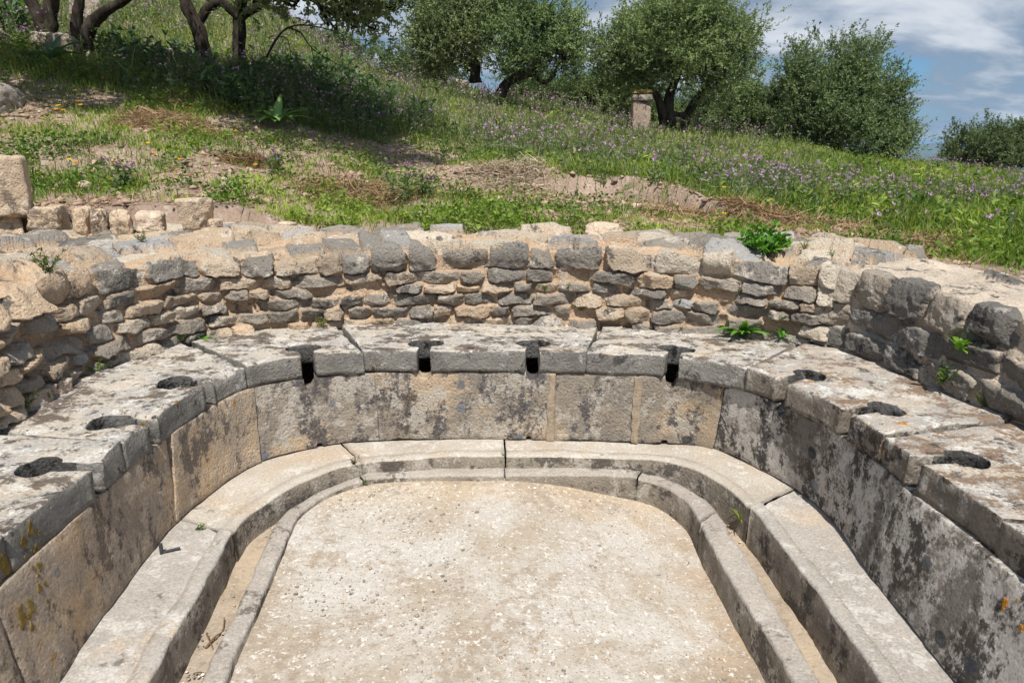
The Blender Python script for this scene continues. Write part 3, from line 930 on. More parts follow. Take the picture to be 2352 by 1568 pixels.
    on = np.stack([tbl[:, 0] - base[:, 0], tbl[:, 1] - base[:, 1]], 1); on /= np.linalg.norm(on, axis=1)[:, None] + 1e-9
    sk = np.stack([np.column_stack([tbl[:, 0] + on[:, 0] * .06 * k, tbl[:, 1] + on[:, 1] * .06 * k, tbl[:, 2] - .12 * k]) for k in range(1, 6)], 1)
    full = np.concatenate([V.reshape(n, m, 3), sk], 1)
    CC = np.concatenate([C.reshape(n, m, 3), np.broadcast_to(np.array(style['mortar']), (n, 5, 3))], 1)
    # close the two ends of the wall
    def endcol(c, k): 
        q = c.copy(); q[:, 0] += nn[k, 0] * .12; q[:, 1] += nn[k, 1] * .12; q[:, 2] -= .16
        return q[None]
    full = np.concatenate([endcol(full[0], 0), full, endcol(full[-1], -1)], 0)
    CC = np.concatenate([CC[:1], CC, CC[-1:]], 0)
    n = n + 2
    # split into face and top parts
    for nm, a, b, mt in (('stone_face', 0, nf, mats[0]), ('wall_top', nf - 1, m + 5, mats[1])):
        sub = full[:, a:b]
        mesh_np(nm, sub.reshape(-1, 3), [grid_faces(n, b - a, True)], mt, parent, col=CC[:, a:b].reshape(-1, 3), smooth=False)

T_CORNER = pix_tau(1903, 798, ZS)
wl_ = empty('rubble_wall', (-1.5, 3.6, ZS), 'curved rubble wall of tan and grey stones behind the seats', 'wall')
st1 = dict(bump=1.5, rh=(.070, .110), rw=(.12, .30), cope=.115, copew=1.1, an=1.75, warp=.016, depth=(.03, .075), tilt=.62, gap=(.0, .004), round=.0045, mortar_lvl=-.026, wild=lambda f: 1.15 * (1 - sstep(.30, .48, f)),
           irr=lambda f: .42 if f < .42 else .16,
           lost=lambda sx, sy, a, b, hf: np.where(sy > hf + .05, .22, np.where(sy < .06, .25, .06)),
           pal=[(.58, .43, .29), (.47, .37, .27), (.27, .24, .205), (.19, .18, .165), (.58, .51, .41), (.33, .335, .34)],
           palw=lambda sx, sy, a, b, hf: np.stack([np.where((sx - a) / (b - a) < .47, .75, .13), np.full(len(sx), .28), np.where((sx - a) / (b - a) < .45, .16, .30) , np.where(sy > hf - .16, .35, np.where((sx - a) / (b - a) < .45, .03, .36)), np.where(sy > hf, .40, .08), np.where(sy > hf - .01, .40, .02)], 1),
           mortar=(.52, .365, .235))
rubble_wall(.02, T_CORNER, st1, 101, (M['rubble'], M['rubble']), wl_)
wr_ = empty('rubble_wall', (2.3, 3.0, ZS), 'wall of big dark grey blocks with a smooth mortared top beside the right seats', 'wall')
st2 = dict(bump=.1, over=.07, rh=(.14, .19), rw=(.17, .38), cope=.17, copew=1.0, an=1.15, warp=.016, depth=(.03, .06), tilt=.22, gap=(.0, .003), round=.006, mortar_lvl=-.014, wild=lambda f: f * 0,
           irr=lambda f: .22,
           lost=lambda sx, sy, a, b, hf: np.where(sy > hf + .03, .93, np.where(sy > hf - .19, .52, .01)),
           pal=[(.17, .16, .147), (.125, .12, .113), (.235, .215, .185), (.42, .36, .29)],
           palw=lambda sx, sy, a, b, hf: np.stack([np.full(len(sx), .45), np.full(len(sx), .35), np.full(len(sx), .2), np.where(sy > hf - .1, .25, .02)], 1),
           mortar=(.66, .555, .44))
rubble_wall(T_CORNER - .012, 2.98, st2, 202, (M['wall_right'], M['wall_right']), wr_)

exec_after = []
# ------------------------------------------------------------------ terrain
T_Y = np.array([4.0, 5.2, 6.5, 8.5, 11, 15, 20, 30, 60])
T_PX = np.array([-700, 0, 300, 600, 900, 1176, 1470, 1800, 2100, 2352, 3000])
T_PY = np.array([
    [560, 480, 350, 190, 30, -110, -200, -280, -340],
    [585, 500, 385, 240, 85, -50, -140, -220, -290],
    [580, 495, 415, 280, 160, 30, -50, -110, -150],
    [590, 520, 445, 340, 205, 100, 45, 10, 0],
    [600, 535, 468, 395, 315, 235, 200, 180, 188],
    [600, 542, 492, 432, 365, 292, 250, 236, 246],
    [620, 556, 508, 458, 400, 338, 302, 292, 306],
    [620, 560, 522, 472, 418, 366, 340, 332, 344],
    [610, 590, 538, 485, 440, 408, 390, 384, 396],
    [645, 592, 540, 495, 456, 430, 414, 406, 416],
    [660, 610, 570, 525, 490, 465, 448, 436, 430]], float)
T_A = (T_PX - 1176.0) / (CP * (FPX + .2768 * 400))
_v = T_PY - 784.0
T_Z = CAMZ - T_Y[None] * (HZ + _v) / (FPX - .2768 * _v)

def _cubic(t): return t * t * (3 - 2 * t)
def tz_raw(x, y):
    x = np.asarray(x, float); y = np.asarray(y, float)
    yy = np.maximum(y, 4.0 + 0 * y)
    a = np.clip(x / yy, T_A[0], T_A[-1])
    ly = np.log(np.clip(yy, T_Y[0], T_Y[-1])); LY = np.log(T_Y)
    ia = np.clip(np.searchsorted(T_A, a) - 1, 0, len(T_A) - 2)
    iy = np.clip(np.searchsorted(LY, ly) - 1, 0, len(LY) - 2)
    fa = (a - T_A[ia]) / (T_A[ia + 1] - T_A[ia]); fy = (ly - LY[iy]) / (LY[iy + 1] - LY[iy])
    fa = .5 * fa + .5 * _cubic(fa)
    z = (T_Z[ia, iy] * (1 - fa) + T_Z[ia + 1, iy] * fa) * (1 - fy) + (T_Z[ia, iy + 1] * (1 - fa) + T_Z[ia + 1, iy + 1] * fa) * fy
    far = np.maximum(y - 60, 0)
    z = z - far * .17 * np.exp(-far / 800) - 0
    z = np.where(y > 60, np.maximum(z, -45 + 0 * z), z)
    return z

# outer outline of the masonry: ground dips under it
OUT = np.concatenate([topback(np.linspace(0, 3, 60))[:, :2]])
OUTC = np.concatenate([OUT, [[2.9, -4.5], [-3.1, -4.5]]])
def dist_out(x, y):
    P = np.column_stack([x, y])
    d = np.full(len(P), 9.)
    for i in range(len(OUTC)):
        a, b = OUTC[i], OUTC[(i + 1) % len(OUTC)]
        ab = b - a
        t = np.clip(((P - a) @ ab) / (ab @ ab + 1e-12), 0, 1)
        q = a + t[:, None] * ab
        d = np.minimum(d, np.hypot(*(P - q).T))
    return np.where(inside(P, OUTC), -d, d)

SCARP = [(1080,425),(1180,432),(1300,440),(1420,452),(1540,470),(1660,500),(1790,520)]
def terrain(x, y):
    x = np.atleast_1d(np.asarray(x, float)); y = np.atleast_1d(np.asarray(y, float))
    z = tz_raw(x, y)
    # soften the table, then add lumps
    e = .22
    z = (z * 2 + tz_raw(x + e, y) + tz_raw(x - e, y) + tz_raw(x, y + e) + tz_raw(x, y - e)) / 6
    P = np.column_stack([x, y, x * 0])
    amp = sstep(4.2, 6.0, y) * (1 - .3 * sstep(20, 40, y))
    z = z + amp * (fbm(P, .8, 3, 31) * .10 + fbm(P, 3.0, 3, 33) * .045)
    return z
def G(px, py):
    """point of the hillside seen at a pixel of the photograph"""
    d = ray(px, py)
    ts = np.geomspace(3.9, 80, 500) / d[1]
    X = d[None] * ts[:, None]
    z = terrain(X[:, 0], X[:, 1])
    k = np.where(CAMZ + X[:, 2] < z)[0]
    k = k[0] if len(k) else len(ts) - 1
    return np.array([X[k, 0], X[k, 1], z[k]])
# scarp: a little bank whose lower side is cut away
SC_P = np.array([G(*p)[:2] for p in SCARP])
_terrain0 = terrain
def terrain(x, y):
    z = _terrain0(x, y)
    x = np.atleast_1d(np.asarray(x, float)); y = np.atleast_1d(np.asarray(y, float))
    yc = np.interp(x, SC_P[:, 0], SC_P[:, 1])
    w = sstep(SC_P[0, 0] - .5, SC_P[0, 0] + .3, x) * (1 - sstep(SC_P[-1, 0] - .6, SC_P[-1, 0] + .4, x))
    P = np.column_stack([x, y, x * 0])
    d = y - yc + fbm(P, 2.2, 3, 77) * .25
    return z + w * (.24 * sstep(-.10, .12, d) * np.exp(-np.maximum(d, 0) / 1.6) - .10 * np.exp(-((d + .25) / .3) ** 2) + .05 * fbm(P, 7, 3, 78) * np.exp(-(d / .5) ** 2))

def axis(lo, hi, step, far, k=1.18):
    a = list(np.arange(lo, hi, step))
    s = step
    x = hi
    while x < far:
        a.append(x); s *= k; x += s
    s = step; x = lo - step
    pre = []
    while x > -far:
        pre.append(x); s *= k; x -= s
    return np.array(pre[::-1] + a)
gx = axis(-8.5, 8.5, .085, 5500); gy = axis(3.2, 13, .085, 6500)
gy = gy[gy > -60]
XX, YY = np.meshgrid(gx, gy, indexing='ij')
fx, fy = XX.ravel(), YY.ravel()
ZZ = terrain(fx, fy)
near = (np.abs(fx) < 8) & (fy < 9) & (fy > -8)
dd = np.full(len(fx), 9.)
dd[near] = dist_out(fx[near], fy[near])
ZZ = np.where(dd < .0, np.minimum(ZZ, np.interp(dd, [-.35, 0], [-.08, 1.0]) * 1.0), ZZ)
ZZ = np.where(dd < -.35, -.10, ZZ)
ZZ = np.where((dd >= 0) & (dd < .4), np.minimum(ZZ, 1.40), ZZ)
land = mesh_np('hillside', np.column_stack([fx, fy, ZZ]), [grid_faces(len(gx), len(gy), True)], M['soil'])
land.data.materials.append(M['far'])
qi = land.data
cx = np.zeros(len(qi.polygons) * 3); qi.polygons.foreach_get('center', cx); cx = cx.reshape(-1, 3)
qi.polygons.foreach_set('material_index', (np.hypot(cx[:, 0], cx[:, 1]) > 70).astype(np.int32))
tag(land, kind='structure')

def far_hill():
    xs = np.linspace(-600, 4500, 160); ys = np.linspace(3900, 5600, 40)
    X, Y = np.meshgrid(xs, ys, indexing='ij')
    P = np.column_stack([X.ravel(), Y.ravel(), X.ravel() * 0])
    ridge = np.exp(-((P[:, 1] - 4700) / 420) ** 2)
    prof = np.interp(P[:, 0], [-600, 600, 1900, 2500, 2900, 3300, 3900, 4500], [40, 70, 80, 104, 116, 104, 100, 110])
    z = -60 + ridge * (prof + fbm(P, 1 / 420, 4, 3) * 22)
    tag(mesh_np('distant_hill', np.column_stack([P[:, 0], P[:, 1], z]), [grid_faces(160, 40, True)], M['far']), kind='structure')
far_hill()

# ------------------------------------------------------------------ leaf and blade batches
def blades(name, P, D, Lh, W, C, mat, bend=.35, parent=None, side=None, fold=True):
    """tapered two-segment blades: base points P, directions D (unit), lengths, widths, colours"""
    n = len(P)
    rng = np.random.default_rng(len(P) + 3)
    ax = rng.normal(size=(n, 3)) if side is None else side
    sd = np.cross(D, ax); sd /= np.linalg.norm(sd, axis=1)[:, None] + 1e-9
    up = np.cross(sd, D)
    bd = rng.uniform(-1, 1, (n, 1)) * bend
    mid = P + D * (Lh * .55)[:, None] + up * (bd * Lh[:, None] * .12)
    tip = P + D * Lh[:, None] + up * (bd * Lh[:, None] * .55) - np.array([0, 0, 1]) * (Lh * .12 * bend)[:, None]
    w = W[:, None] * .5
    V = np.stack([P - sd * w * .7, P + sd * w * .7, mid + sd * w, mid - sd * w, tip], 1).reshape(-1, 3)
    b = (np.arange(n) * 5)[:, None]
    q = b + np.array([[0, 1, 2, 3]]); t = b + np.array([[3, 2, 4]])
    CC = np.repeat(C, 5, 0)
    return mesh_np(name, V, [q, t], mat, parent, col=CC, smooth=False)

def leaves(name, P, D, Lh, W, C, mat, parent=None, seed=1):
    n = len(P)
    rng = np.random.default_rng(seed)
    ax = rng.normal(size=(n, 3))
    sd = np.cross(D, ax); sd /= np.linalg.norm(sd, axis=1)[:, None] + 1e-9
    w = W[:, None] * .5; l = Lh[:, None]
    V = np.stack([P, P + D * l * .45 + sd * w, P + D * l, P + D * l * .45 - sd * w], 1).reshape(-1, 3)
    q = (np.arange(n) * 4)[:, None] + np.array([[0, 1, 2, 3]])
    return mesh_np(name, V, [q], mat, parent, col=np.repeat(C, 4, 0), smooth=False)

def unit(v): return v / (np.linalg.norm(v, axis=-1, keepdims=True) + 1e-9)

# bare earth spots and dry heaps on the slope: (px, py, radius, strength)
BARE = [(60,230,.5,1),(20,260,.5,1),(600,300,.35,1.1),(700,302,.35,1),(780,325,.4,1),(880,345,.5,1),(960,372,.45,1),(1040,390,.4,1),(1080,410,.35,1),(900,375,.4,.8),
        (1130,425,.35,1.1),(1220,438,.3,1.1),(1310,445,.3,1.1),(1400,455,.3,1.1),(1480,470,.3,1.1),(1550,480,.3,.8),(480,375,.3,.9),(430,400,.3,.9),(560,400,.3,.9),(640,395,.3,.7),(500,440,.25,.8),(330,300,.3,.6),
        (260,370,.3,.6),(620,450,.25,.7),(700,440,.25,.6),(1250,480,.35,.7),(1350,490,.35,.7),(1600,510,.3,.9),(1660,530,.25,.8),(1800,510,.3,.6),(1890,545,.3,.8),(1960,540,.25,.7),(200,470,.3,1),(330,478,.3,1.1),(440,485,.25,1),
        (1450,500,.3,.8),(1250,505,.35,.9),(1390,520,.35,.8),(1500,515,.35,1),(1560,525,.35,1),(1620,480,.35,1),(1680,505,.35,1),(1300,462,.35,1),(1180,470,.3,.8),(1740,490,.3,.8),(1830,545,.3,.9),(2030,560,.25,.8),(100,470,.25,.9),(760,385,.3,.8),(820,405,.3,.8),(1000,440,.25,.6)]
BAREP = [(*G(a, b)[:2], r, s) for a, b, r, s in BARE]
BANDP = np.array([G(*p)[:2] for p in [(930,380),(1040,405),(1150,425),(1300,440),(1420,452),(1560,475),(1700,505),(1850,540)]])
PATHP = np.array([G(*p)[:2] for p in [(520,292),(640,302),(760,328),(880,356),(980,378),(1080,402)]])
def bareness(x, y):
    P = np.column_stack([x, y, x * 0])
    b = np.zeros(len(x))
    wx = x + fbm(P, 2.5, 3, 51) * .25; wy = y + fbm(P, 2.5, 3, 52) * .3
    yb = np.interp(x, BANDP[:, 0], BANDP[:, 1])
    inb = (x > BANDP[0, 0] - .2) & (x < BANDP[-1, 0] + .3)
    nrw = (y < 7) & (x > .9)
    dw = np.full(len(x), 9.); dw[nrw] = dist_out(x[nrw], y[nrw])
    b0 = .8 * (1 - sstep(.2, .65, dw + fbm(P, 2.3, 3, 58) * .35))
    b = np.where(inb, sstep(-1.35, -.95, y - yb) * (1 - sstep(.05, .25, y - yb)) * (.48 + .72 * sstep(-.25, .15, fbm(P, 1.9, 3, 57))), 0)
    b = np.maximum(b, b0)
    yp = np.interp(wx, PATHP[:, 0], PATHP[:, 1])
    inp = (wx > PATHP[0, 0] - .2) & (wx < PATHP[-1, 0] + .3)
    b = np.maximum(b, np.where(inp, .95 * np.exp(-((wy - yp) / .34) ** 2), 0))
    for bx, by, r, s in BAREP:
        b = np.maximum(b, s * np.exp(-(((wx - bx) / r) ** 2 + ((wy - by) / r) ** 2)))
    return b
# lushness: which part of the slope carries the tall flower meadow
MEADOW_EDGE = [(0,178),(250,222),(420,248),(540,275),(640,292),(800,318),(900,320),(1050,340),(1180,385),(1300,410),(1560,440),(1700,475),(1900,500),(2050,540),(2352,600)]
MEP = np.array([G(*p)[:2] for p in MEADOW_EDGE])
MEA = MEP[:, 0] / MEP[:, 1]
def meadow(x, y):
    e = np.interp(x / y, MEA, MEP[:, 1])
    return sstep(-.35, .5, y - e + fbm(np.column_stack([x, y, x * 0]), 1.3, 3, 44) * .5)

def sample(n, y0=4.7, y1=34, a0=-1.35, a1=1.25, pw=1.0):
    n = int(n * 1.37)
    a = RNG.uniform(a0, a1, n)
    y = np.exp(RNG.uniform(np.log(y0), np.log(y1), n) if pw == 1 else np.log(y0) + (np.log(y1) - np.log(y0)) * RNG.uniform(0, 1, n) ** pw)
    x = a * y
    ok = np.ones(n, bool)
    nr = y < 7
    d = dist_out(x[nr], y[nr]); ok[nr] = d > .02
    return x[ok], y[ok]

def tilt_dirs(n, spread):
    a = RNG.uniform(0, 2 * math.pi, n); r = np.abs(RNG.normal(0, spread, n))
    return unit(np.column_stack([np.cos(a) * r, np.sin(a) * r, np.ones(n)]))

def grass():
    x, y = sample(450000, 3.5)
    P = np.column_stack([x, y, x * 0])
    m = meadow(x, y); b = bareness(x, y)
    clump = fbm(P, 1.7, 4, 61) * .5 + .5
    right = sstep(.25, .6, x / y)
    dens = np.clip(.12 + 1.0 * m + .8 * sstep(.42, .62, clump) * (1 - m), 0, 1) * (1 - np.clip(b * 1.35, 0, .93) * (1 - .3 * m))
    ok = RNG.uniform(0, 1, len(x)) < dens
    x, y, m, clump, right = x[ok], y[ok], m[ok], clump[ok], right[ok]
    n = len(x)
    Lh = (.06 + .05 * RNG.uniform(0, 1, n)) * (1 - m) + (.10 + .22 * RNG.uniform(0, 1, n) ** 1.8) * m
    W = np.maximum(.004 + .004 * RNG.uniform(0, 1, n), .00095 * y)
    tone = fbm(np.column_stack([x, y, x * 0]), .7, 3, 66)[:, None] + RNG.normal(0, .22, (n, 1))
    c1 = np.array([.09, .17, .02]); c2 = np.array([.32, .41, .065]); c3 = np.array([.27, .29, .15])
    w = np.clip(.5 + tone, 0, 1)
    C = (c1 * (1 - w) + c2 * w) * (1 + .55 * fbm(np.column_stack([x, y, x * 0]), 1.9, 3, 68)[:, None])
    ol = np.clip(m * (1 - right) * sstep(7, 12, y), 0, 1)[:, None] * .7
    C = C * (1 - ol) + c3 * ol
    dry = (RNG.uniform(0, 1, n) < .07)[:, None]
    C = np.where(dry, np.array([.36, .29, .16]) * RNG.uniform(.7, 1.1, (n, 1)), C * RNG.uniform(.75, 1.2, (n, 1)))
    P = np.column_stack([x, y, terrain(x, y) - .01])
    o = blades('meadow_grass', P, tilt_dirs(n, .35), Lh, W, C, M['grass'], bend=.9)
    tag(o, kind='stuff')
grass()

def ground_cover():
    """low broad-leaved weeds (clover, mallow) in patches near the wall"""
    x, y = sample(360000, 3.5, 20)
    P = np.column_stack([x, y, x * 0])
    m = meadow(x, y); b = bareness(x, y)
    cl = fbm(P, 2.1, 4, 71)
    dens = sstep(-.12, .14, cl) * (1 - np.clip(b * 1.3, 0, .94)) * (1 - .45 * m) + .2 * m
    ok = RNG.uniform(0, 1, len(x)) < np.clip(dens, 0, 1)
    x, y, cl = x[ok], y[ok], cl[ok]
    n = len(x)
    hgt = RNG.uniform(0, 1, n) ** 1.3 * (.05 + .12 * sstep(-.05, .3, cl))
    P = np.column_stack([x, y, terrain(x, y) + hgt])
    a = RNG.uniform(0, 6.283, n); e = RNG.uniform(-.2, .9, n)
    D = np.column_stack([np.cos(a) * np.cos(e), np.sin(a) * np.cos(e), np.sin(e)])
    Lh = RNG.uniform(.018, .045, n) * (1 + .03 * y); W = Lh * RNG.uniform(.3, .7, n)
    tone = np.clip(.5 + fbm(np.column_stack([x, y, x * 0]), 1.1, 3, 72)[:, None] + RNG.normal(0, .2, (n, 1)), 0, 1)
    C = np.array([.05, .125, .014]) * (1 - tone) + np.array([.20, .29, .04]) * tone
    tag(leaves('low_weeds', P, D, Lh, W, C * RNG.uniform(.7, 1.25, (n, 1)), M['grass'], seed=4), kind='stuff')
ground_cover()

def thistles():
    """tall grey-green stems with purple flower heads through the meadow"""
    x, y = sample(26000, 5.8, 34)
    m = meadow(x, y)
    P2 = np.column_stack([x, y, x * 0])
    cl = fbm(P2, .55, 3, 81)
    right = sstep(.30, .55, x / y)
    ok = RNG.uniform(0, 1, len(x)) < m * np.clip(.5 + cl * 1.8 - .55 * right, .03, 1) * .72
    x, y = x[ok], y[ok]
    ex = np.array([G(px, py)[:2] for px, py in [(430,205),(520,230),(600,245),(680,262),(760,268),(840,282),(900,292),(720,235),(800,245),(880,262),(600,215),(330,185),(960,300)]])
    kx = RNG.integers(0, len(ex), 1100)
    x = np.concatenate([x, ex[kx, 0] + RNG.normal(0, .35, len(kx))]); y = np.concatenate([y, ex[kx, 1] + RNG.normal(0, .3, len(kx))])
    n = len(x)
    z = terrain(x, y)
    h = RNG.uniform(.26, .62, n) * (1 - .25 * sstep(.3, .5, x / y))
    base = np.column_stack([x, y, z])
    D = tilt_dirs(n, .2)
    # stems
    W = np.maximum(.006, .0009 * y)
    C = np.array([.13, .16, .075]) * RNG.uniform(.6, 1.2, (n, 1))
    tip = base + D * h[:, None]
    sb = [base]; sD = [D]; sL = [h]; sW = [W]; sC = [C]
    br_tip = []
    for k in range(3):
        t0 = RNG.uniform(.45, .85, n)[:, None]
        b = base + D * h[:, None] * t0
        d = unit(D + RNG.normal(0, .55, (n, 3)) * np.array([1, 1, .3]))
        L = h * RNG.uniform(.2, .45, n)
        sb.append(b); sD.append(d); sL.append(L); sW.append(W * .8); sC.append(C)
        br_tip.append(b + d * L[:, None])
    # spiny leaves up the stem
    nl = 11
    t = RNG.uniform(.02, .9, (n, nl))
    b = (base[:, None] + D[:, None] * (h[:, None] * t)[..., None]).reshape(-1, 3)
    a = RNG.uniform(0, 6.283, n * nl); e = RNG.uniform(-.3, .9, n * nl)
    d = np.column_stack([np.cos(a) * np.cos(e), np.sin(a) * np.cos(e), np.sin(e)])
    L = (RNG.uniform(.06, .16, (n, nl)) * (1.15 - t)).ravel()
    yy = np.repeat(y, nl)
    Wl = np.maximum(L * RNG.uniform(.14, .3, n * nl), .001 * yy)
    tone = RNG.uniform(0, 1, (n * nl, 1))
    Cl = np.array([.085, .145, .05]) * (1 - tone) + np.array([.25, .295, .17]) * tone
    sb.append(b); sD.append(d); sL.append(L); sW.append(Wl); sC.append(Cl)
    tag(blades('thistle_stems', np.concatenate(sb), np.concatenate(sD), np.concatenate(sL), np.concatenate(sW), np.concatenate(sC), M['grass'], bend=.5), kind='stuff')
    # heads: little brushes of petals
    tips = np.concatenate([tip] + br_tip)
    yy = tips[:, 1]
    shade = np.tile(np.arange(n) >= n - 1100, 4)
    keep = RNG.uniform(0, 1, len(tips)) < np.where(shade, .07, .34)
    tips, yy = tips[keep], yy[keep]
    k = 6
    Pn = np.repeat(tips, k, 0)
    Dn = unit(RNG.normal(0, .75, (len(Pn), 3)) + np.array([0, 0, .8]))
    L = np.repeat(np.maximum(.018 + .014 * RNG.uniform(0, 1, len(tips)), .0013 * yy), k)
    tone = np.repeat(RNG.uniform(0, 1, (len(tips), 1)), k, 0)
    Cf = np.array([.42, .22, .50]) * (1 - tone) + np.array([.66, .48, .68]) * tone
    tag(leaves('thistle_flowers', Pn, Dn, L, L * .7, Cf, M['flower'], seed=8), kind='stuff')
thistles()

def yellow_specks():
    x, y = sample(2600, 5.0, 16, pw=.9)
    cl = fbm(np.column_stack([x, y, x * 0]), 1.0, 3, 91)
    ok = (RNG.uniform(0, 1, len(x)) < np.clip(cl * 1.2 + .02, 0, 1)) & (bareness(x, y) < .6)
    x, y = x[ok], y[ok]
    n = len(x)
    P = np.column_stack([x, y, terrain(x, y) + RNG.uniform(.05, .18, n) + .12 * meadow(x, y)])
    k = 5
    Pn = np.repeat(P, k, 0)
    a = np.tile(np.arange(k) * 6.283 / k, n)
    D = unit(np.column_stack([np.cos(a), np.sin(a) , np.full(len(a), .35)]) + RNG.normal(0, .15, (n * k, 3)))
    L = np.repeat(np.maximum(.011, .0011 * y) * RNG.uniform(.8, 1.3, n), k)
    col = np.where(RNG.uniform(0, 1, (n, 1)) < .35, np.array([.75, .33, .015]), np.array([.78, .62, .03]))
    tag(leaves('yellow_wildflowers', Pn, D, L, L * .8, np.repeat(col, k, 0), M['flower'], seed=12), kind='stuff')
yellow_specks()

def meadow_weeds():
    x, y = sample(5200, 5.5, 30)
    m = meadow(x, y)
    ok = RNG.uniform(0, 1, len(x)) < (.15 + .6 * m) * (bareness(x, y) < .35)
    x, y = x[ok], y[ok]; n = len(x); k = 34
    h = RNG.uniform(.10, .34, n) * (.45 + .55 * meadow(x, y))
    hue = RNG.uniform(0, 1, (n, 1)) ** 1.4
    Cc = np.array([.05, .11, .02]) * (1 - hue) + np.array([.28, .37, .06]) * hue
    yy = np.repeat(y, k)
    hr = np.repeat(h, k)
    P = np.column_stack([np.repeat(x, k) + RNG.normal(0, .3, n * k) * hr, np.repeat(y, k) + RNG.normal(0, .3, n * k) * hr, np.repeat(terrain(x, y), k) + hr * RNG.uniform(0, .9, n * k)])
    a = RNG.uniform(0, 6.283, n * k); e = RNG.uniform(.0, 1.1, n * k)
    D = np.column_stack([np.cos(a) * np.cos(e), np.sin(a) * np.cos(e), np.sin(e)])
    L = hr * RNG.uniform(.12, .30, n * k) + .022; W = np.maximum(L * RNG.uniform(.16, .34, n * k), .001 * yy)
    tag(blades('meadow_weeds', P, D, L, W, np.repeat(Cc, k, 0) * RNG.uniform(.7, 1.3, (n * k, 1)), M['grass'], bend=.8), kind='stuff')
meadow_weeds()

def slope_stones():
    x, y = sample(9000, 4.7, 11)
    b = bareness(x, y)
    ok = RNG.uniform(0, 1, len(x)) < np.clip(b * .5 + .02, 0, 1) * (1 - meadow(x, y) * .8)
    x, y = x[ok], y[ok]
    sz = .006 + .028 * RNG.uniform(0, 1, len(x)) ** 6
    P = np.column_stack([x, y, terrain(x, y) + sz * .3])
    pal = np.array([(.55, .46, .36), (.42, .34, .26), (.50, .47, .43), (.35, .27, .20)])
    c = pal[RNG.integers(0, 4, len(x))] * RNG.uniform(.8, 1.15, (len(x), 1))
    tag(scatter_rocks('slope_gravel', P, sz, c, M['pebble']), kind='stuff')
slope_stones()
def earth_clods():
    x, y = sample(60000, 4.7, 10)
    b = bareness(x, y)
    ok = RNG.uniform(0, 1, len(x)) < np.clip(b * .8 - .05, 0, 1) * (1 - meadow(x, y) * .7)
    x, y = x[ok], y[ok]
    sz = .007 + .05 * RNG.uniform(0, 1, len(x)) ** 5
    P = np.column_stack([x, y, terrain(x, y) + sz * .15])
    c = np.array([.36, .26, .195]) * RNG.uniform(.6, 1.25, (len(x), 1))
    tag(scatter_rocks('earth_clods', P, sz, c, M['pebble']), kind='stuff')
earth_clods()
def dry_litter():
    x, y = sample(90000, 4.7, 13)
    b = bareness(x, y); P = np.column_stack([x, y, x * 0])
    right = sstep(.0, .25, x / y) * (1 - sstep(5.5, 8.5, y))
    ok = RNG.uniform(0, 1, len(x)) < np.clip(.05 + .40 * b + .35 * right * sstep(-.15, .3, fbm(P, 1.6, 3, 95)) + .25 * sstep(.1, .4, fbm(P, 1.2, 3, 96)), 0, 1) * (1 - .8 * meadow(x, y))
    x, y = x[ok], y[ok]; n = len(x)
    D = unit(np.column_stack([RNG.normal(0, 1, n), RNG.normal(0, 1, n), np.abs(RNG.normal(0, .35, n))]))
    L = RNG.uniform(.03, .16, n); W = np.maximum(RNG.uniform(.002, .007, n), .0006 * y)
    t = RNG.uniform(0, 1, (n, 1))
    C = np.array([.24, .145, .085]) * (1 - t) + np.array([.46, .34, .22]) * t
    tag(blades('dry_litter', np.column_stack([x, y, terrain(x, y) + .004]), D, L, W, C, M['dry'], bend=1.0), kind='stuff')
dry_litter()

# ------------------------------------------------------------------ dry brush heaps
def brush(px, py, rad, h, label, n=900, col=((.30, .20, .115), (.42, .31, .19)), seed=0):
    p = G(px, py)
    rng = np.random.default_rng(seed + 500)
    r = rad * rng.uniform(0, 1, n) ** .6; a = rng.uniform(0, 6.283, n)
    x = p[0] + r * np.cos(a) * 1.5; y = p[1] + r * np.sin(a)
    z = terrain(x, y) + h * (1 - (r / rad) ** 2) * rng.uniform(0, 1, n)
    D = unit(np.column_stack([rng.normal(0, 1, n), rng.normal(0, .8, n), rng.normal(0, .45, n)]))
    L = rng.uniform(.08, .3, n) * (.6 + rad); W = rng.uniform(.004, .011, n)
    t = rng.uniform(0, 1, (n, 1))
    C = np.array(col[0]) * (1 - t) + np.array(col[1]) * t
    P = np.column_stack([x, y, z]) - D * L[:, None] * .5
    P[:, 2] = np.maximum(P[:, 2], terrain(P[:, 0], P[:, 1]))
    V0 = p
    o = blades('brush_heap', P - V0, D, L, W, C * rng.uniform(.6, 1.2, (n, 1)), M['dry'], bend=1.2)
    o.location = Vector(V0)
    tag(o, label, 'dry brush', 'heaps of cut dry weeds on the slope')
brush(375, 290, .40, .16, 'large heap of dry brown weeds upslope of the capital block', 1500, seed=1)
brush(570, 375, .22, .10, 'small dark heap of dry weeds on bare soil', 700, ((.20, .12, .075), (.32, .21, .13)), seed=2)
brush(820, 455, .40, .13, 'wide reddish heap of dry stalks just above the rubble wall', 1600, seed=3)
brush(1150, 440, .35, .13, 'pale bleached stalks lying against the earth bank', 900, ((.36, .29, .20), (.52, .44, .33)), seed=4)
brush(1590, 500, .35, .09, 'dry brown weeds below the end of the earth bank', 900, seed=5)
brush(1720, 520, .33, .09, 'dry reddish weeds behind the leafy bush on the wall', 900, ((.27, .16, .09), (.40, .28, .17)), seed=6)
brush(1880, 525, .38, .09, 'dry yellowish weeds behind the right wall corner', 1000, seed=7)
brush(430, 245, .30, .08, 'thin brown dry weeds beside the shaded thistles', 700, seed=8)
brush(1210, 410, .25, .16, 'bent bleached stalk tuft on top of the earth bank', 260, ((.45, .38, .28), (.58, .50, .38)), seed=9)
brush(2110, 565, .40, .08, 'dry brown weeds along the back of the right wall', 900, seed=10)

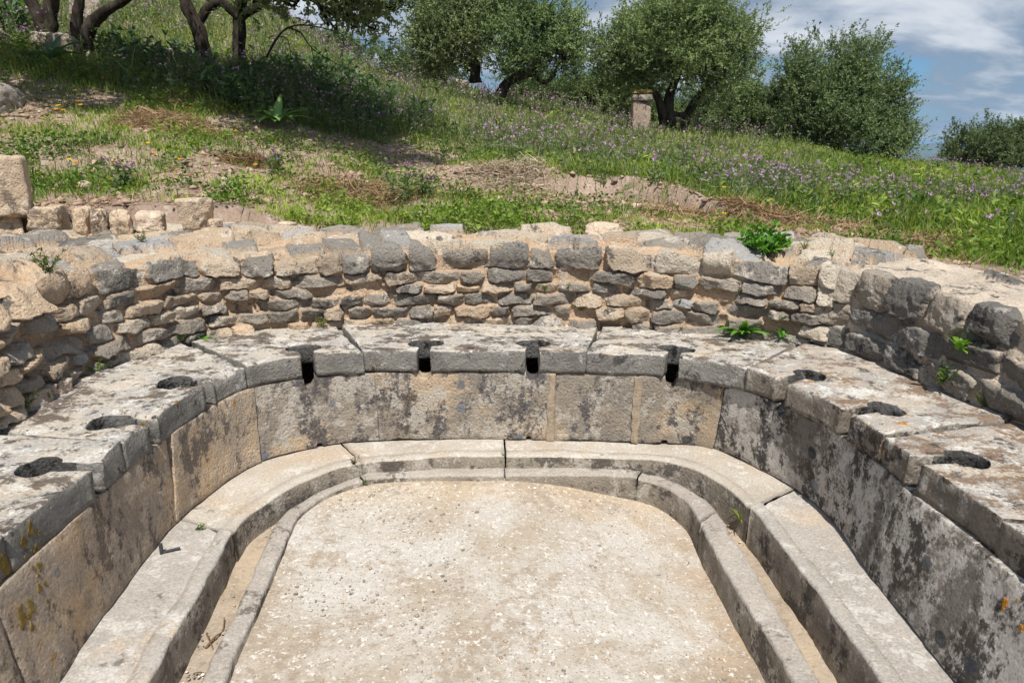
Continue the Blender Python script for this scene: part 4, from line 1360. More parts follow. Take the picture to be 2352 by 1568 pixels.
# ------------------------------------------------------------------ rocks and blocks
def rock(name, loc, size, rotz, label, cat, mat, seed, expo=4.0, cuts=5, amp=.05, n=26, group=None, tilt=0.0, taper=0.0):
    rng = np.random.default_rng(seed)
    vs, fs, off = [], [], 0
    t = np.linspace(-1, 1, n)
    for axis_ in range(3):
        for sg in (-1, 1):
            A, B = np.meshgrid(t, t, indexing='ij')
            p = np.zeros((n * n, 3))
            p[:, axis_] = sg; p[:, (axis_ + 1) % 3] = A.ravel(); p[:, (axis_ + 2) % 3] = B.ravel()
            vs.append(p); f = grid_faces(n, n, sg < 0) + off; fs.append(f); off += n * n
    V = np.concatenate(vs); F = np.concatenate(fs)
    k = np.round(V * 1e4).astype(np.int64)
    _, ui, inv = np.unique(k, axis=0, return_index=True, return_inverse=True)
    V = V[ui]; F = inv.ravel()[F]
    r = (np.abs(V) ** expo).sum(1) ** (1 / expo)
    V = V / r[:, None]
    for c in range(cuts):
        nrm = unit(rng.normal(size=3)); lim = rng.uniform(.70, .95)
        d = V @ nrm
        over = np.maximum(d - lim * np.abs(nrm).sum() ** .5, 0)
        V = V - over[:, None] * nrm[None] * .9
    V = V + V * (fbm(V, 1.6, 4, seed)[:, None] * amp * 2.2 + fbm(V, 6, 3, seed + 3)[:, None] * amp)
    V[:, :2] *= (1 + taper * V[:, 2:3])
    V = V * np.array(size) * .5
    V[:, 2] += size[2] * .5
    o = mesh_np(name, V, [F], mat)
    o.location = Vector(loc); o.rotation_euler = (tilt, 0, rotz)
    return tag(o, label, cat, group)

def wall_pt(px, py, z): return at_z(px, py, z)
# row of tan blocks standing at the back of the left wall
BL = 'tan dressed blocks on top of the left wall'
def blk(name, x0, x1, ytop, ybot, Y, dep, label, cat, seed, mat='block', expo=11, amp=.045, cuts=6, group=None, rot=0.0, taper=0.0, sink=.01):
    a = at_y(x0, ybot, Y); b = at_y(x1, ybot, Y); c = at_y((x0 + x1) / 2, ytop, Y)
    if Y > 4.7 and ybot < 550 and group: sink = .10
    w = b[0] - a[0]; h = c[2] - a[2] + sink
    ang = math.atan2(-(a[0] + b[0]) / 2, Y)
    if rot == 0: rot = ang * .85
    w *= math.cos(ang)
    q = np.array([-math.sin(-rot), math.cos(rot)]) if False else np.array([-math.sin(rot), math.cos(rot)])
    return rock(name, ((a[0] + b[0]) / 2 + q[0] * dep / 2, Y + q[1] * dep / 2, a[2] - sink), (w, dep, h), rot, label, cat, M[mat], seed, expo, cuts, amp, group=group, taper=taper)
    return rock(name, ((a[0] + b[0]) / 2, Y + dep / 2, a[2] - sink), (w, dep, h), rot, label, cat, M[mat], seed, expo, cuts, amp, group=group, taper=taper)
YB = 4.85
blk('stone_block', -80, 62, 483, 562, YB - .12, .45, 'lower of the two big stacked tan blocks at the left edge', 'stone block', 301, expo=18, amp=.03, group=BL)
blk('stone_block', -80, 76, 358, 484, YB - .12, .42, 'tall upper block of the two stacked at the left edge, chipped at its right side', 'stone block', 302, expo=18, amp=.035, group=BL)
blk('stone_block', 63, 158, 476, 524, YB, .3, 'longest low tan block, next to the big stacked blocks', 'stone block', 303, expo=7, amp=.06, cuts=9, group=BL)
blk('stone_block', 62, 112, 522, 548, YB - .03, .2, 'small stone under the longest low tan block', 'stone block', 304, expo=6, group=BL)
blk('stone_block', 160, 208, 481, 528, YB, .25, 'squarish tan block second in the low row', 'stone block', 305, expo=6, amp=.075, cuts=9, group=BL, rot=.25)
blk('stone_block', 209, 255, 485, 534, YB - .02, .22, 'rounded tan stone third in the low row', 'stone block', 306, expo=4.5, amp=.085, cuts=8, group=BL)
blk('stone_block', 256, 305, 486, 536, YB - .03, .22, 'dark-stained rounded stone at the end of the low row', 'stone block', 307, expo=4.5, amp=.085, cuts=8, group=BL)
blk('flat_stone', 308, 378, 489, 512, YB + .05, .3, 'flat cream stone between the low row and the capital block', 'stone block', 308, 'pale_rock', expo=5, group=BL)
blk('capital_block', 408, 492, 457, 528, YB + .12, .28, 'upright weathered tan capital block flaring to its top on the left wall', 'stone block', 309, expo=10, amp=.03, taper=.09)
blk('rubble_stone', 476, 512, 505, 532, YB + .08, .16, 'small tan stone at the foot of the capital block', 'stone', 310, expo=3.2, amp=.07)
blk('pale_rock', 1345, 1428, 517, 562, 5.05, .35, 'rounded pale pinkish rock lying on the back wall top', 'rock', 311, 'pale_rock', expo=3.2, amp=.08, cuts=8)
def stone_on(px, py, w, h, label, seed, mat='pale_rock', sink=.3, expo=3):
    p = G(px, py)
    rock('field_stone', (p[0], p[1], p[2] - h * sink), (w, w * .8, h), seed * 1.3, label, 'stone', M[mat], seed, expo, 7, .08, n=12, group='loose stones on the slope')
stone_on(195, 435, .12, .10, 'pale stone in the weeds right of the tall left block', 321)
stone_on(520, 425, .09, .09, 'cream stone lit on bare soil between weed patches', 322)
stone_on(690, 300, .14, .06, 'flat pale stone under the broad-leaved plant', 323)
stone_on(1462, 478, .11, .07, 'white stone on the earth bank', 324)
stone_on(255, 397, .09, .07, 'grey stone at the edge of a bare patch', 325)
stone_on(118, 492, .12, .05, 'flat grey stone above the low block row', 326)
stone_on(660, 525, .14, .07, 'tan stone behind the back wall left end', 327, 'block')
stone_on(1145, 460, .08, .06, 'small cream stone beside the bleached stalks', 328)
# boulders near the left trees
p = G(128, 128)
rock('boulder', (p[0], p[1], p[2] - .12), (.68, .5, .42), .2, 'large lichen-covered boulder below the left olive trunks', 'boulder', M['boulder'], 331, 3.2, 8, .07, n=26)
p = G(165, 68)
rock('stone_block', (p[0], p[1] + .6, p[2] + .1), (.55, .35, .5), -.1, 'squared stone with orange lichen between the left olive trunks', 'stone block', M['boulder'], 332, 7, 4, .04)
p = G(-12, 108)
rock('boulder', (p[0], p[1], p[2] - .1), (.4, .35, .35), .5, 'small boulder cut off by the left edge', 'boulder', M['boulder'], 333, 3.2, 6, .07)
p = G(18, 255)
rock('rock_outcrop', (p[0] - .12, p[1], p[2] - .15), (.42, .9, .45), .15, 'smooth grey rock outcrop on bare soil at the left edge', 'rock', stone_mat('grey_rock', (.30, .27, .24), (.38, .34, .30), light=(.5, .47, .42)), 334, 3, 6, .06, n=24)
p = G(1050, 212)
rock('stone_block', (p[0], p[1], p[2] - .05), (1.1, .5, .5), -.15, 'long stone with orange lichen half hidden in the flower meadow', 'stone block', M['boulder'], 335, 6, 4, .05)

# ------------------------------------------------------------------ the stele
def stele():
    Y = 17.9
    base = at_y(1470, 290, Y); top = at_y(1470, 207, Y)
    gz = float(terrain(base[0], Y)[0])
    root = empty('stone_stele', (base[0], Y, gz), 'weathered upright stone pillar with mossy cap beside the olive tree', 'stele')
    w = .44; hh = top[2] - gz
    o = rock('shaft', (0, 0, 0), (w, .36, hh * .80), 0, None, None, stone_mat('stele_stone', (.40, .305, .235), (.31, .25, .20), light=(.48, .40, .32), dark=(.13, .10, .08), light_amt=.3, dark_amt=.42), 341, 16, 4, .03); o.parent = root; o.location = (0, 0, -.05)
    del_keys(o)
    o = rock('cap', (0, 0, 0), (w * 1.12, .44, hh * .15), 0, None, None, M['kerb_side'], 342, 9, 3, .03); o.parent = root; o.location = (0, -.01, hh * .745)
    o = rock('moss', (0, 0, 0), (w * 1.0, .40, hh * .13), 0, None, None, plain_mat('dry_moss', (.24, .18, .055), .95), 343, 3, 6, .2); o.parent = root; o.location = (0, -.01, hh * .865)
def del_keys(o):
    pass
stele()
# ------------------------------------------------------------------ olive trees
def tube_verts(pts, rad, k=9, seed=0, rough=.12):
    pts = np.array(pts, float); rad = np.array(rad, float)
    # smooth resample
    t = np.linspace(0, len(pts) - 1, max(8, (len(pts) - 1) * 7))
    i = np.clip(t.astype(int), 0, len(pts) - 2); f = (t - i)[:, None]
    p0 = pts[np.maximum(i - 1, 0)]; p1 = pts[i]; p2 = pts[i + 1]; p3 = pts[np.minimum(i + 2, len(pts) - 1)]
    Q = .5 * ((2 * p1) + (-p0 + p2) * f + (2 * p0 - 5 * p1 + 4 * p2 - p3) * f ** 2 + (-p0 + 3 * p1 - 3 * p2 + p3) * f ** 3)
    r = np.interp(t, np.arange(len(rad)), rad)
    T = unit(np.gradient(Q, axis=0))
    up = np.array([.37, .22, .9])
    A = unit(np.cross(T, up)); B = np.cross(T, A)
    a = np.arange(k) * 2 * math.pi / k
    V = Q[:, None] + r[:, None, None] * (A[:, None] * np.cos(a)[None, :, None] + B[:, None] * np.sin(a)[None, :, None])
    Vf = V.reshape(-1, 3)
    nz = fbm(Vf, 9, 3, seed)
    Vf = Vf + (Vf - np.repeat(Q, k, 0)) * nz[:, None] * rough * 3
    n = len(Q)
    fs = []
    ii, jj = np.meshgrid(np.arange(n - 1), np.arange(k), indexing='ij')
    b = (ii * k + jj).ravel(); c = (ii * k + (jj + 1) % k).ravel()
    return Vf, np.stack([b, c, c + k, b + k], 1)

def join_tubes(name, tubes, mat, parent):
    Vs, Fs, off = [], [], 0
    for q, (pts, rad) in enumerate(tubes):
        V, F = tube_verts(pts, rad, seed=q)
        Vs.append(V); Fs.append(F + off); off += len(V)
    return mesh_np(name, np.concatenate(Vs), [np.concatenate(Fs)], mat, parent)

def olive(loc, trunks, lobes, label, group, seed, dens=1.0, leaf=1.0, dark=1.0, extra=None):
    """trunks: polylines with radii in world space; lobes: (centre, radii) ellipsoids the leaf sprays grow in"""
    rng = np.random.default_rng(seed)
    root = empty('olive_tree', loc, label, 'olive tree', group)
    tubes = list(trunks)
    tops = np.array([t[0][-1] for t in trunks])
    cl_c, cl_o, cl_r = [], [], []
    for c, r in lobes:
        c = np.array(c); r = np.array(r)
        vol = (r[0] * r[1] * r[2]) ** (2 / 3)
        r = r * 1.12
        n = max(5, int(185 * vol * dens))
        d = unit(rng.normal(size=(n, 3)))
        rad = rng.uniform(.25, 1, (n, 1)) ** .5
        cl_c.append(c + d * rad * r * rng.uniform(.85, 1.12, (n, 1))); cl_o.append(d); cl_r.append(np.full(n, r.mean()))
        # limb into the lobe
        s = tops[np.argmin(((tops - c) ** 2).sum(1))]
        mid = (s + c) / 2 + rng.normal(0, .12, 3) * r.mean()
        tubes.append(([s, mid, c], [.055, .038, .018]))
        for q in range(5):
            e = cl_c[-1][rng.integers(0, n)]
            m2 = (c * .5 + e * .5) + rng.normal(0, .1, 3)
            tubes.append(([mid * .5 + c * .5, m2, e], [.022, .014, .006]))
    CC = np.concatenate(cl_c); OO = np.concatenate(cl_o)
    n = len(CC)
    # ragged outline: some sprays stand well out of the crown, some places stay open
    shell = rng.uniform(0, 1, n) < .24
    CC = CC + OO * (rng.uniform(.05, .42, (n, 1)) * shell[:, None]) + np.array([0, 0, .30]) * (shell * rng.uniform(0, 1, n))[:, None]
    hole = fbm(CC, 1.5, 2, seed) < -.25
    CC, OO = CC[~hole], OO[~hole]
    n = len(CC)
    tone = np.clip(.5 + .9 * fbm(CC, 1.6, 2, seed + 4) + rng.normal(0, .2, n), 0, 1)
    nt, nl = 9, 23
    tw_d = unit(OO[:, None] * .55 + np.array([0, 0, .55]) + rng.normal(0, .62, (n, nt, 3)))
    tw_b = CC[:, None] + rng.normal(0, .10, (n, nt, 3))
    tw_l = rng.uniform(.18, .56, (n, nt, 1))
    t = rng.uniform(0, 1, (n, nt, nl))
    P = tw_b[:, :, None] + tw_d[:, :, None] * (tw_l * t)[..., None]
    D = unit(tw_d[:, :, None] * .75 + rng.normal(0, .55, (n, nt, nl, 3)))
    L = rng.uniform(.05, .085, (n, nt, nl)) * leaf
    W = L * rng.uniform(.30, .44, (n, nt, nl))
    w = np.clip(tone[:, None, None] * .72 + rng.uniform(0, .36, (n, nt, nl)) + .12 * (t - .5), 0, 1)[..., None]
    C = (np.array([.050, .090, .028]) * (1 - w) + np.array([.255, .345, .145]) * w) * dark * rng.uniform(.95, 1.06, 3)
    P, D, C = P.reshape(-1, 3), D.reshape(-1, 3), C.reshape(-1, 3)
    leaves('crown', P, D, L.ravel(), W.ravel(), C, M['olive'], root, seed=seed)
    join_tubes('trunk', tubes, M['bark'], root)
    if extra:
        join_tubes('dead_branch', extra, M['bark'], root)
    return root

def lobes_px(lst, Y, depth=.9, seed=0):
    rng = np.random.default_rng(seed)
    out = []
    for px, py, rx, ry in lst:
        y = Y + rng.uniform(-.5, .5) * depth * rx / 100
        c = at_y(px, py, y); e = at_y(px + rx, py, y); f = at_y(px, py - ry, y)
        out.append((c, (e[0] - c[0], (e[0] - c[0]) * depth, f[2] - c[2])))
    return out
def tr(pxs, Y, rads): return ([at_y(a, b, Y) for a, b in pxs], rads)

GO = 'olive trees on the hillside'
olive(at_y(1092, 182, 19), [tr([(1092,190),(1090,150),(1085,115)], 19, [.17,.13,.09]), tr([(1090,165),(1065,140),(1045,110)], 19, [.1,.08,.05])],
      lobes_px([(1050,90,85,75),(1000,115,48,50),(1115,60,62,75),(1085,15,70,50),(990,62,40,45),(1040,40,60,50)], 19, seed=1), 'olive tree on the meadow skyline, left of the one with a bent trunk', GO, 401)
olive(at_y(1158, 210, 18.3), [tr([(1150,222),(1162,195),(1185,178),(1215,165),(1240,135)], 18.3, [.15,.13,.11,.10,.07]), tr([(1190,178),(1225,172),(1250,190),(1272,172)], 18.3, [.08,.07,.06,.04])],
      lobes_px([(1235,95,88,70),(1288,62,45,55),(1225,40,75,50),(1305,130,36,48),(1195,140,42,32),(1270,20,45,35)], 18.3, seed=2), 'olive tree whose dark trunk leans and bends to the right', GO, 402)
olive(at_y(1535, 298, 18.6), [tr([(1528,300),(1518,240),(1492,200)], 18.6, [.15,.11,.08]), tr([(1540,300),(1538,225),(1560,165)], 18.6, [.17,.13,.09]), tr([(1568,302),(1588,245),(1625,195)], 18.9, [.12,.10,.06]), tr([(1540,262),(1580,262),(1600,240)], 18.6, [.07,.06,.04])],
      lobes_px([(1560,85,110,72),(1470,115,75,65),(1430,160,52,40),(1640,112,78,70),(1560,40,80,38),(1690,95,40,45),(1655,185,55,38),(1515,170,70,36),(1620,42,48,35),(1412,110,36,42),(1490,55,40,35)], 18.6, seed=3), 'largest olive tree, many stemmed, beside the stone stele', GO, 403)
olive(at_y(1925, 352, 20), [tr([(1925,360),(1925,310),(1930,260)], 20, [.16,.13,.08])],
      lobes_px([(1930,205,95,65),(1855,190,52,55),(1990,250,75,58),(2038,305,40,42),(1900,285,95,45),(1955,145,48,36),(1830,245,48,50),(2055,220,24,36),(1832,150,26,26),(1985,325,80,32),(1880,320,80,30),(2050,335,40,22),(1930,250,90,60)], 20, seed=4), 'low spreading olive tree at the right with foliage down to the grass', GO, 404, dark=.9)
olive(at_y(2290, 390, 30), [tr([(2290,398),(2290,360)], 30, [.15,.1])],
      lobes_px([(2260,340,62,36),(2330,332,56,40),(2400,340,50,45),(2212,355,32,24),(2300,355,70,26)], 30, seed=5), 'far olive tree at the right edge, beyond the meadow', GO, 405, dark=.6, leaf=1.4, dens=1.0)
GB2 = 'olive trees in the grove behind'
for k, (lb, Y, lab, bx, by) in enumerate([
        ([(922,138,28,20),(890,142,18,14)], 25, 'small olive tree behind the hill shoulder, under the hanging foliage', 910, 160),
        ([(830,114,30,12),(765,100,28,12),(795,112,24,10)], 30, 'dark row of olive tops showing over the hill, farthest to the left', 800, 135),
        ([(960,168,34,18),(1010,170,32,18)], 24, 'low olive growth left of the skyline tree trunk', 985, 188),
        ([(1215,215,44,22),(1270,222,48,24),(1180,200,30,20)], 26, 'olive thicket behind the bent trunk', 1240, 250),
        ([(1345,228,46,26),(1395,232,44,30)], 26, 'dark olive bush halfway between the bent trunk and the stele', 1370, 265),
        ([(1440,222,36,34),(1425,255,30,20)], 25, 'olive bush just left of the stele', 1438, 280),
        ([(1620,262,44,28),(1660,255,40,30)], 27, 'olive bush right of the many stemmed trunk', 1640, 300),
        ([(1715,248,44,40),(1700,285,50,24),(1745,285,40,26)], 25, 'olive bush in the gap before the low spreading tree', 1715, 315),
        ([(1790,255,36,40),(1785,300,40,24)], 24, 'olive bush touching the left side of the low spreading tree', 1788, 325),
        ([(1510,268,60,26)], 28, 'dim olive bush behind the many stemmed trunk', 1510, 295)]):
    olive(at_y(bx, by, Y), [tr([(bx, by + 8), (bx + 4, by - 25)], Y, [.1, .06])], lobes_px([(a, b, c * 1.15, d * 1.2) for a, b, c, d in lb], Y, seed=20 + k), lab, GB2, 420 + k, dens=1.1, leaf=1.35, dark=.72)

# big tree at the left: two trunks joined by an arching limb; its crown hangs over the slope above the picture
YT = 11.3
def hid(x, y, dz, rx, ry, rz): 
    z = float(terrain(x, y)[0])
    return ((x, y, z + dz), (rx, ry, rz))
olive(at_y(510, 195, YT), [tr([(492,225),(486,180),(470,120),(452,62),(428,10),(412,-50)], YT, [.16,.14,.112,.108,.095,.08]), tr([(549,230),(549,180),(549,110),(550,25),(562,-50)], YT + .1, [.13,.115,.10,.095,.08]),
                           tr([(452,62),(478,18),(512,8),(548,42)], YT + .05, [.07,.065,.065,.06]), tr([(552,40),(585,18),(610,-6),(650,-60)], YT + .05, [.07,.065,.055,.045])],
      lobes_px([(800,8,80,34),(700,2,70,18),(885,10,34,18),(925,-14,26,14),(740,-40,130,30),(850,-35,90,28),(640,-20,60,20),(760,34,40,18),(830,48,34,20),(590,-30,60,22)], 10.2, seed=6)
      + 2 * [hid(-4.1, 8.9, 2.7, .9, .8, .55), hid(-3.2, 8.5, 2.7, 1.0, .85, .6), hid(-2.3, 8.3, 2.7, .95, .8, .55), hid(-1.7, 8.5, 2.5, .7, .7, .5), hid(-2.8, 9.3, 2.9, 1.1, .7, .6)],
      'big olive tree at top left, two dark trunks joined by an arching limb', GO, 451, dens=.6,
      extra=[tr([(612,132),(635,90),(660,65),(700,58),(760,70),(830,100)], 10.3, [.016,.014,.012,.010,.007,.003]), tr([(660,65),(690,75),(715,110),(760,140),(820,170)], 10.3, [.010,.009,.007,.005,.003]),
             tr([(640,85),(660,90),(668,130),(675,165)], 10.3, [.007,.006,.005,.003]), tr([(700,58),(740,56),(800,62)], 10.3, [.006,.005,.003]), tr([(715,110),(720,140),(705,170)], 10.3, [.005,.004,.002])])
olive(at_y(104, 115, 11.2), [tr([(112,140),(106,95),(93,50),(72,5),(50,-50)], 11.2, [.15,.125,.095,.085,.07]), tr([(110,140),(112,95),(116,40),(120,-50)], 11.25, [.14,.12,.105,.09])],
      [hid(-6.6, 8.4, 2.6, .9, .9, .5), hid(-5.9, 9.0, 2.7, .8, .8, .5)], 'olive tree at far top left with two thick trunks forking from the ground', GO, 452)
olive(at_y(185, 115, 11.3), [tr([(170,140),(172,98),(178,45),(190,-40)], 11.3, [.12,.10,.08,.06]), tr([(194,140),(196,100),(206,62),(240,28),(292,-4),(330,-40)], 11.35, [.13,.11,.095,.075,.06,.045])],
      [hid(-5.2, 8.3, 2.6, .8, .8, .5), hid(-4.9, 9.2, 2.7, .8, .8, .5)], 'olive tree with one upright and one right-leaning stem, beside the forked trunks', GO, 453)

# ------------------------------------------------------------------ small plants, each one a thing
bpy.context.view_layer.update()
_dg = bpy.context.evaluated_depsgraph_get()
_SKIP = ('haze', 'earth_', 'dry_', 'shade_', 'meadow', 'low_', 'thistle', 'yellow', 'slope_', 'brush', 'crown', 'floor_p', 'gutter_p')
def hit(px, py):
    d = Vector(ray(px, py)).normalized()
    o = Vector((0, 0, CAMZ)); 
    for _ in range(40):
        ok, loc, nrm, idx, ob, mt = SC.ray_cast(_dg, o, d)
        if not ok: return np.array(G(px, py))
        if not ob.name.startswith(_SKIP): return np.array(loc)
        o = loc + d * .004
    return np.array(loc)

def strap(base, az, el, L, W, curve, col, nseg=8, fold=.25, twist=0.0):
    t = np.linspace(0, 1, nseg + 1)
    ang = el - curve * t
    ds = L / nseg
    r = np.concatenate([[0], np.cumsum(np.cos(ang[:-1]) * ds)]); z = np.concatenate([[0], np.cumsum(np.sin(ang[:-1]) * ds)])
    c = np.column_stack([np.cos(az) * r, np.sin(az) * r, z]) + base
    sd = np.array([-math.sin(az), math.cos(az), 0])
    w = W * .5 * np.clip(np.sin(np.clip(t * .92 + .12, 0, 1) * math.pi) ** .7, .02, 1)
    nrm = np.column_stack([-np.sin(ang) * np.cos(az), -np.sin(ang) * np.sin(az), np.cos(ang)])
    wv = 1 + .15 * np.sin(t * 17 + az * 3)
    Lp = c + sd * (w * wv)[:, None] + nrm * (w * fold)[:, None]; Rp = c - sd * (w * wv)[:, None] + nrm * (w * fold)[:, None]
    V = np.stack([Lp, c, Rp], 1).reshape(-1, 3)
    F = grid_faces(nseg + 1, 3)
    C = np.repeat(np.array(col)[None], len(V), 0) * np.tile(np.array([1, 1.25, 1]), nseg + 1)[:, None]
    return V, F, C
def strap_plant(name, loc, specs, label, cat, group=None, mat='grass'):
    Vs, Fs, Cs, off = [], [], [], 0
    for sp in specs:
        V, F, C = strap(np.array(sp.pop('base', (0, 0, 0))), **sp)
        Vs.append(V); Fs.append(F + off); Cs.append(C); off += len(V)
    o = mesh_np(name, np.concatenate(Vs), [np.concatenate(Fs)], M[mat], col=np.concatenate(Cs))
    o.location = Vector(loc)
    return tag(o, label, cat, group)

def rosette(px, py, size, label, seed, n=16, col=(.10, .24, .03), el=(.35, 1.2), wr=.16, name='leafy_weed', cat='weed', group='weeds growing from the masonry', curve=(.4, 1.4)):
    rng = np.random.default_rng(seed)
    p = hit(px, py)
    sp = []
    for k in range(n):
        c = np.array(col) * rng.uniform(.65, 1.35)
        L = size * rng.uniform(.55, 1.1)
        sp.append(dict(base=rng.normal(0, size * .06, 3) * np.array([1, 1, .1]), az=rng.uniform(0, 6.283), el=rng.uniform(*el), L=L, W=L * wr * rng.uniform(.8, 1.3), curve=rng.uniform(*curve), col=c))
    return strap_plant(name, p - np.array([0, 0, .005]), sp, label, cat, group)

def sprig(px, py, size, label, seed, n=7, col=(.12, .19, .045), name='small_weed', group='weeds growing from the masonry', spread=.5, out=(0, -.25), leafs=14, lw=.3, ls=.16):
    rng = np.random.default_rng(seed)
    p = hit(px, py)
    D = unit(rng.normal(0, spread, (n, 3)) * np.array([1, 1, .2]) + np.array([out[0], out[1], .9]))
    L = size * rng.uniform(.55, 1.1, n)
    base = rng.normal(0, size * .05, (n, 3)) * np.array([1, .4, .2])
    t = rng.uniform(.12, 1, (n, leafs))
    P = (base[:, None] + D[:, None] * (L[:, None] * t)[..., None]).reshape(-1, 3)
    d = unit(np.repeat(D, leafs, 0) * .6 + rng.normal(0, .7, (n * leafs, 3)))
    ll = size * ls * rng.uniform(.7, 1.4, n * leafs)
    w = rng.uniform(.6, 1.4, (n * leafs, 1))
    Pb = np.concatenate([base, P]); Db = np.concatenate([D, d]); Lb = np.concatenate([L, ll]); Wb = np.concatenate([np.full(n, .0035), ll * lw])
    Cb = np.concatenate([np.repeat(np.array(col)[None] * .8, n, 0), np.array(col)[None] * w])
    o = blades(name, Pb, Db, Lb, Wb, Cb, M['grass'], bend=.4)
    o.location = Vector(p - np.array([0, 0, .004]))
    return tag(o, label, 'weed', group)

sprig(1752, 572, .17, 'leafy bright green bush on the wall top near the right corner', 501, n=70, col=(.10, .25, .03), name='leafy_bush', group=None, spread=1.1, leafs=16, lw=.6, ls=.20)
rosette(1702, 768, .19, 'biggest rosette of toothed leaves, on the back of the seat near the right corner', 502, n=34, wr=.2)
rosette(1795, 775, .10, 'upright green plant at the wall foot just right of the biggest rosette', 503, n=14, el=(.8, 1.5))
rosette(1790, 735, .08, 'small leafy weed on the wall above the upright plant', 504, n=10, el=(.5, 1.4))
sprig(740, 748, .085, 'olive green tuft at the foot of the back wall left of centre', 505, n=12, col=(.16, .20, .05))
rosette(462, 776, .09, 'bright green leaves at the foot of the left wall bend', 506, n=12, col=(.13, .30, .03), el=(.2, 1.1))
sprig(412, 782, .06, 'small green weed left of the bright leaves', 507, n=7)
sprig(222, 848, .08, 'moss-like weed creeping along the left wall foot', 508, n=14, col=(.12, .20, .03), spread=.9)
sprig(60, 935, .10, 'grey-green weed clump at the left wall foot near the picture edge', 509, n=14, col=(.17, .21, .09), spread=.8)
sprig(115, 910, .03, 'tiny weed on the seat back edge beside the grey-green clump', 510, n=5)
sprig(113, 622, .12, 'dark upright sprigs on the left wall top, nearer the front', 511, n=11, col=(.10, .14, .035), spread=.4)
sprig(330, 555, .08, 'dark upright sprigs on the left wall top below the flat cream stone', 512, n=9, col=(.10, .14, .045), spread=.4)
sprig(1252, 668, .07, 'green weed in the back wall joint right of centre', 513, n=6)
sprig(1306, 662, .05, 'second green weed to the right in the same back wall joint', 514, n=4)
sprig(1337, 712, .08, 'hanging green weed in the lower courses of the back wall', 515, n=7, out=(0, -.4))
sprig(1697, 668, .05, 'small weed in the upper wall joint before the corner', 516, n=4)
sprig(1562, 695, .04, 'dark little weed tuft beside a yellow-tipped stone', 517, n=6, col=(.09, .13, .03))
rosette(2205, 800, .09, 'leafy weed hanging from a joint high in the dark right wall', 518, n=16, col=(.13, .26, .03), wr=.35)
sprig(2165, 880, .12, 'line of fern-like weeds low in the dark right wall', 519, n=12, col=(.09, .16, .03))
sprig(2262, 930, .09, 'yellow-green sprig at the foot of the dark right wall', 520, n=6, col=(.18, .30, .03))
sprig(1910, 588, .06, 'pale sprig on the mortared top of the right wall', 521, n=8, col=(.22, .25, .10))
sprig(1848, 572, .08, 'thin yellowish grass on the wall top right of the leafy bush', 522, n=26, col=(.30, .30, .12), leafs=2)
sprig(813, 1064, .055, 'brown-green tuft in the bench joint left of centre', 523, n=10, col=(.16, .13, .05), spread=.3, group='weeds in the bench joints')
sprig(838, 1108, .05, 'green weed in the kerb joint below the brown-green tuft', 524, n=5, col=(.10, .20, .03), group='weeds in the bench joints')
sprig(1158, 1045, .035, 'tiny weed at the centre joint of the bench', 525, n=5, col=(.14, .18, .05), group='weeds in the bench joints')
rosette(1700, 1192, .075, 'grassy tuft growing in the gutter at the right bend', 526, n=22, col=(.22, .26, .04), wr=.07, name='grass_tuft', cat='grass tuft', group=None, el=(.5, 1.5))
sprig(447, 1216, .06, 'flattened green sprig lying across the left bench joint', 527, n=6, out=(1.6, .1), spread=.25, group='weeds in the bench joints')
sprig(815, 608, .03, 'tiny green weed between stones of the upper back wall', 528, n=4)
sprig(670, 648, .03, 'tiny weed beside a dark stone in the back wall', 529, n=4)
sprig(1480, 560, .03, 'short weed at the rock lying on the back wall top', 530, n=5)

def lichen(px, py, r, owner_kind, col, seed, sx=1.0, sy=1.0):
    d = Vector(ray(px, py)).normalized(); o = Vector((0, 0, CAMZ)); ob = None
    for _ in range(40):
        ok, loc, nrm, idx, ob, mt = SC.ray_cast(_dg, o, d)
        if not ok: return
        if ob.name.startswith(owner_kind): break
        o = loc + d * .004
    else: return
    rng = np.random.default_rng(seed)
    nrm = nrm if nrm.dot(d) < 0 else -nrm
    A = nrm.cross(Vector((0, 0, 1)) if abs(nrm.z) < .8 else Vector((0, 1, 0))).normalized(); B = nrm.cross(A)
    pts = []
    na, nr = 36, 5
    for i in range(na):
        a = i * 2 * math.pi / na
        rr_ = r * (1 + .22 * math.sin(a * 3 + seed) + .10 * math.sin(a * 7 + seed * 2) + rng.uniform(-.10, .10))
        for k in range(nr + 1):
            f = k / nr
            q = loc + A * (math.cos(a) * rr_ * f * sx) + B * (math.sin(a) * rr_ * f * sy)
            ok2, lp, ln, li = ob.closest_point_on_mesh(q)
            ln = ln if ln.dot(nrm) > 0 else -ln
            pts.append(lp + nrm * (.0022 if k < nr else -.001))
    F = [[i * (nr + 1) + k, i * (nr + 1) + k + 1, ((i + 1) % na) * (nr + 1) + k + 1, ((i + 1) % na) * (nr + 1) + k] for i in range(na) for k in range(nr)]
    key = 'lich_%d' % (col[0] * 1000)
    if key not in M: 
        t = NT('lichen_crust')
        t.surf(t.mix(t.rng(t.noise(60, 6, .75), .35, .65), tuple(c * .55 for c in col), col), .95, t.bump(t.noise(90, 5, .8), .8, .006), .05)
        M[key] = t.m
    mesh_np('lichen', np.array([tuple(p) for p in pts]), [np.array(F)], M[key], ob)
OR, YE = (.55, .25, .04), (.27, .19, .06)
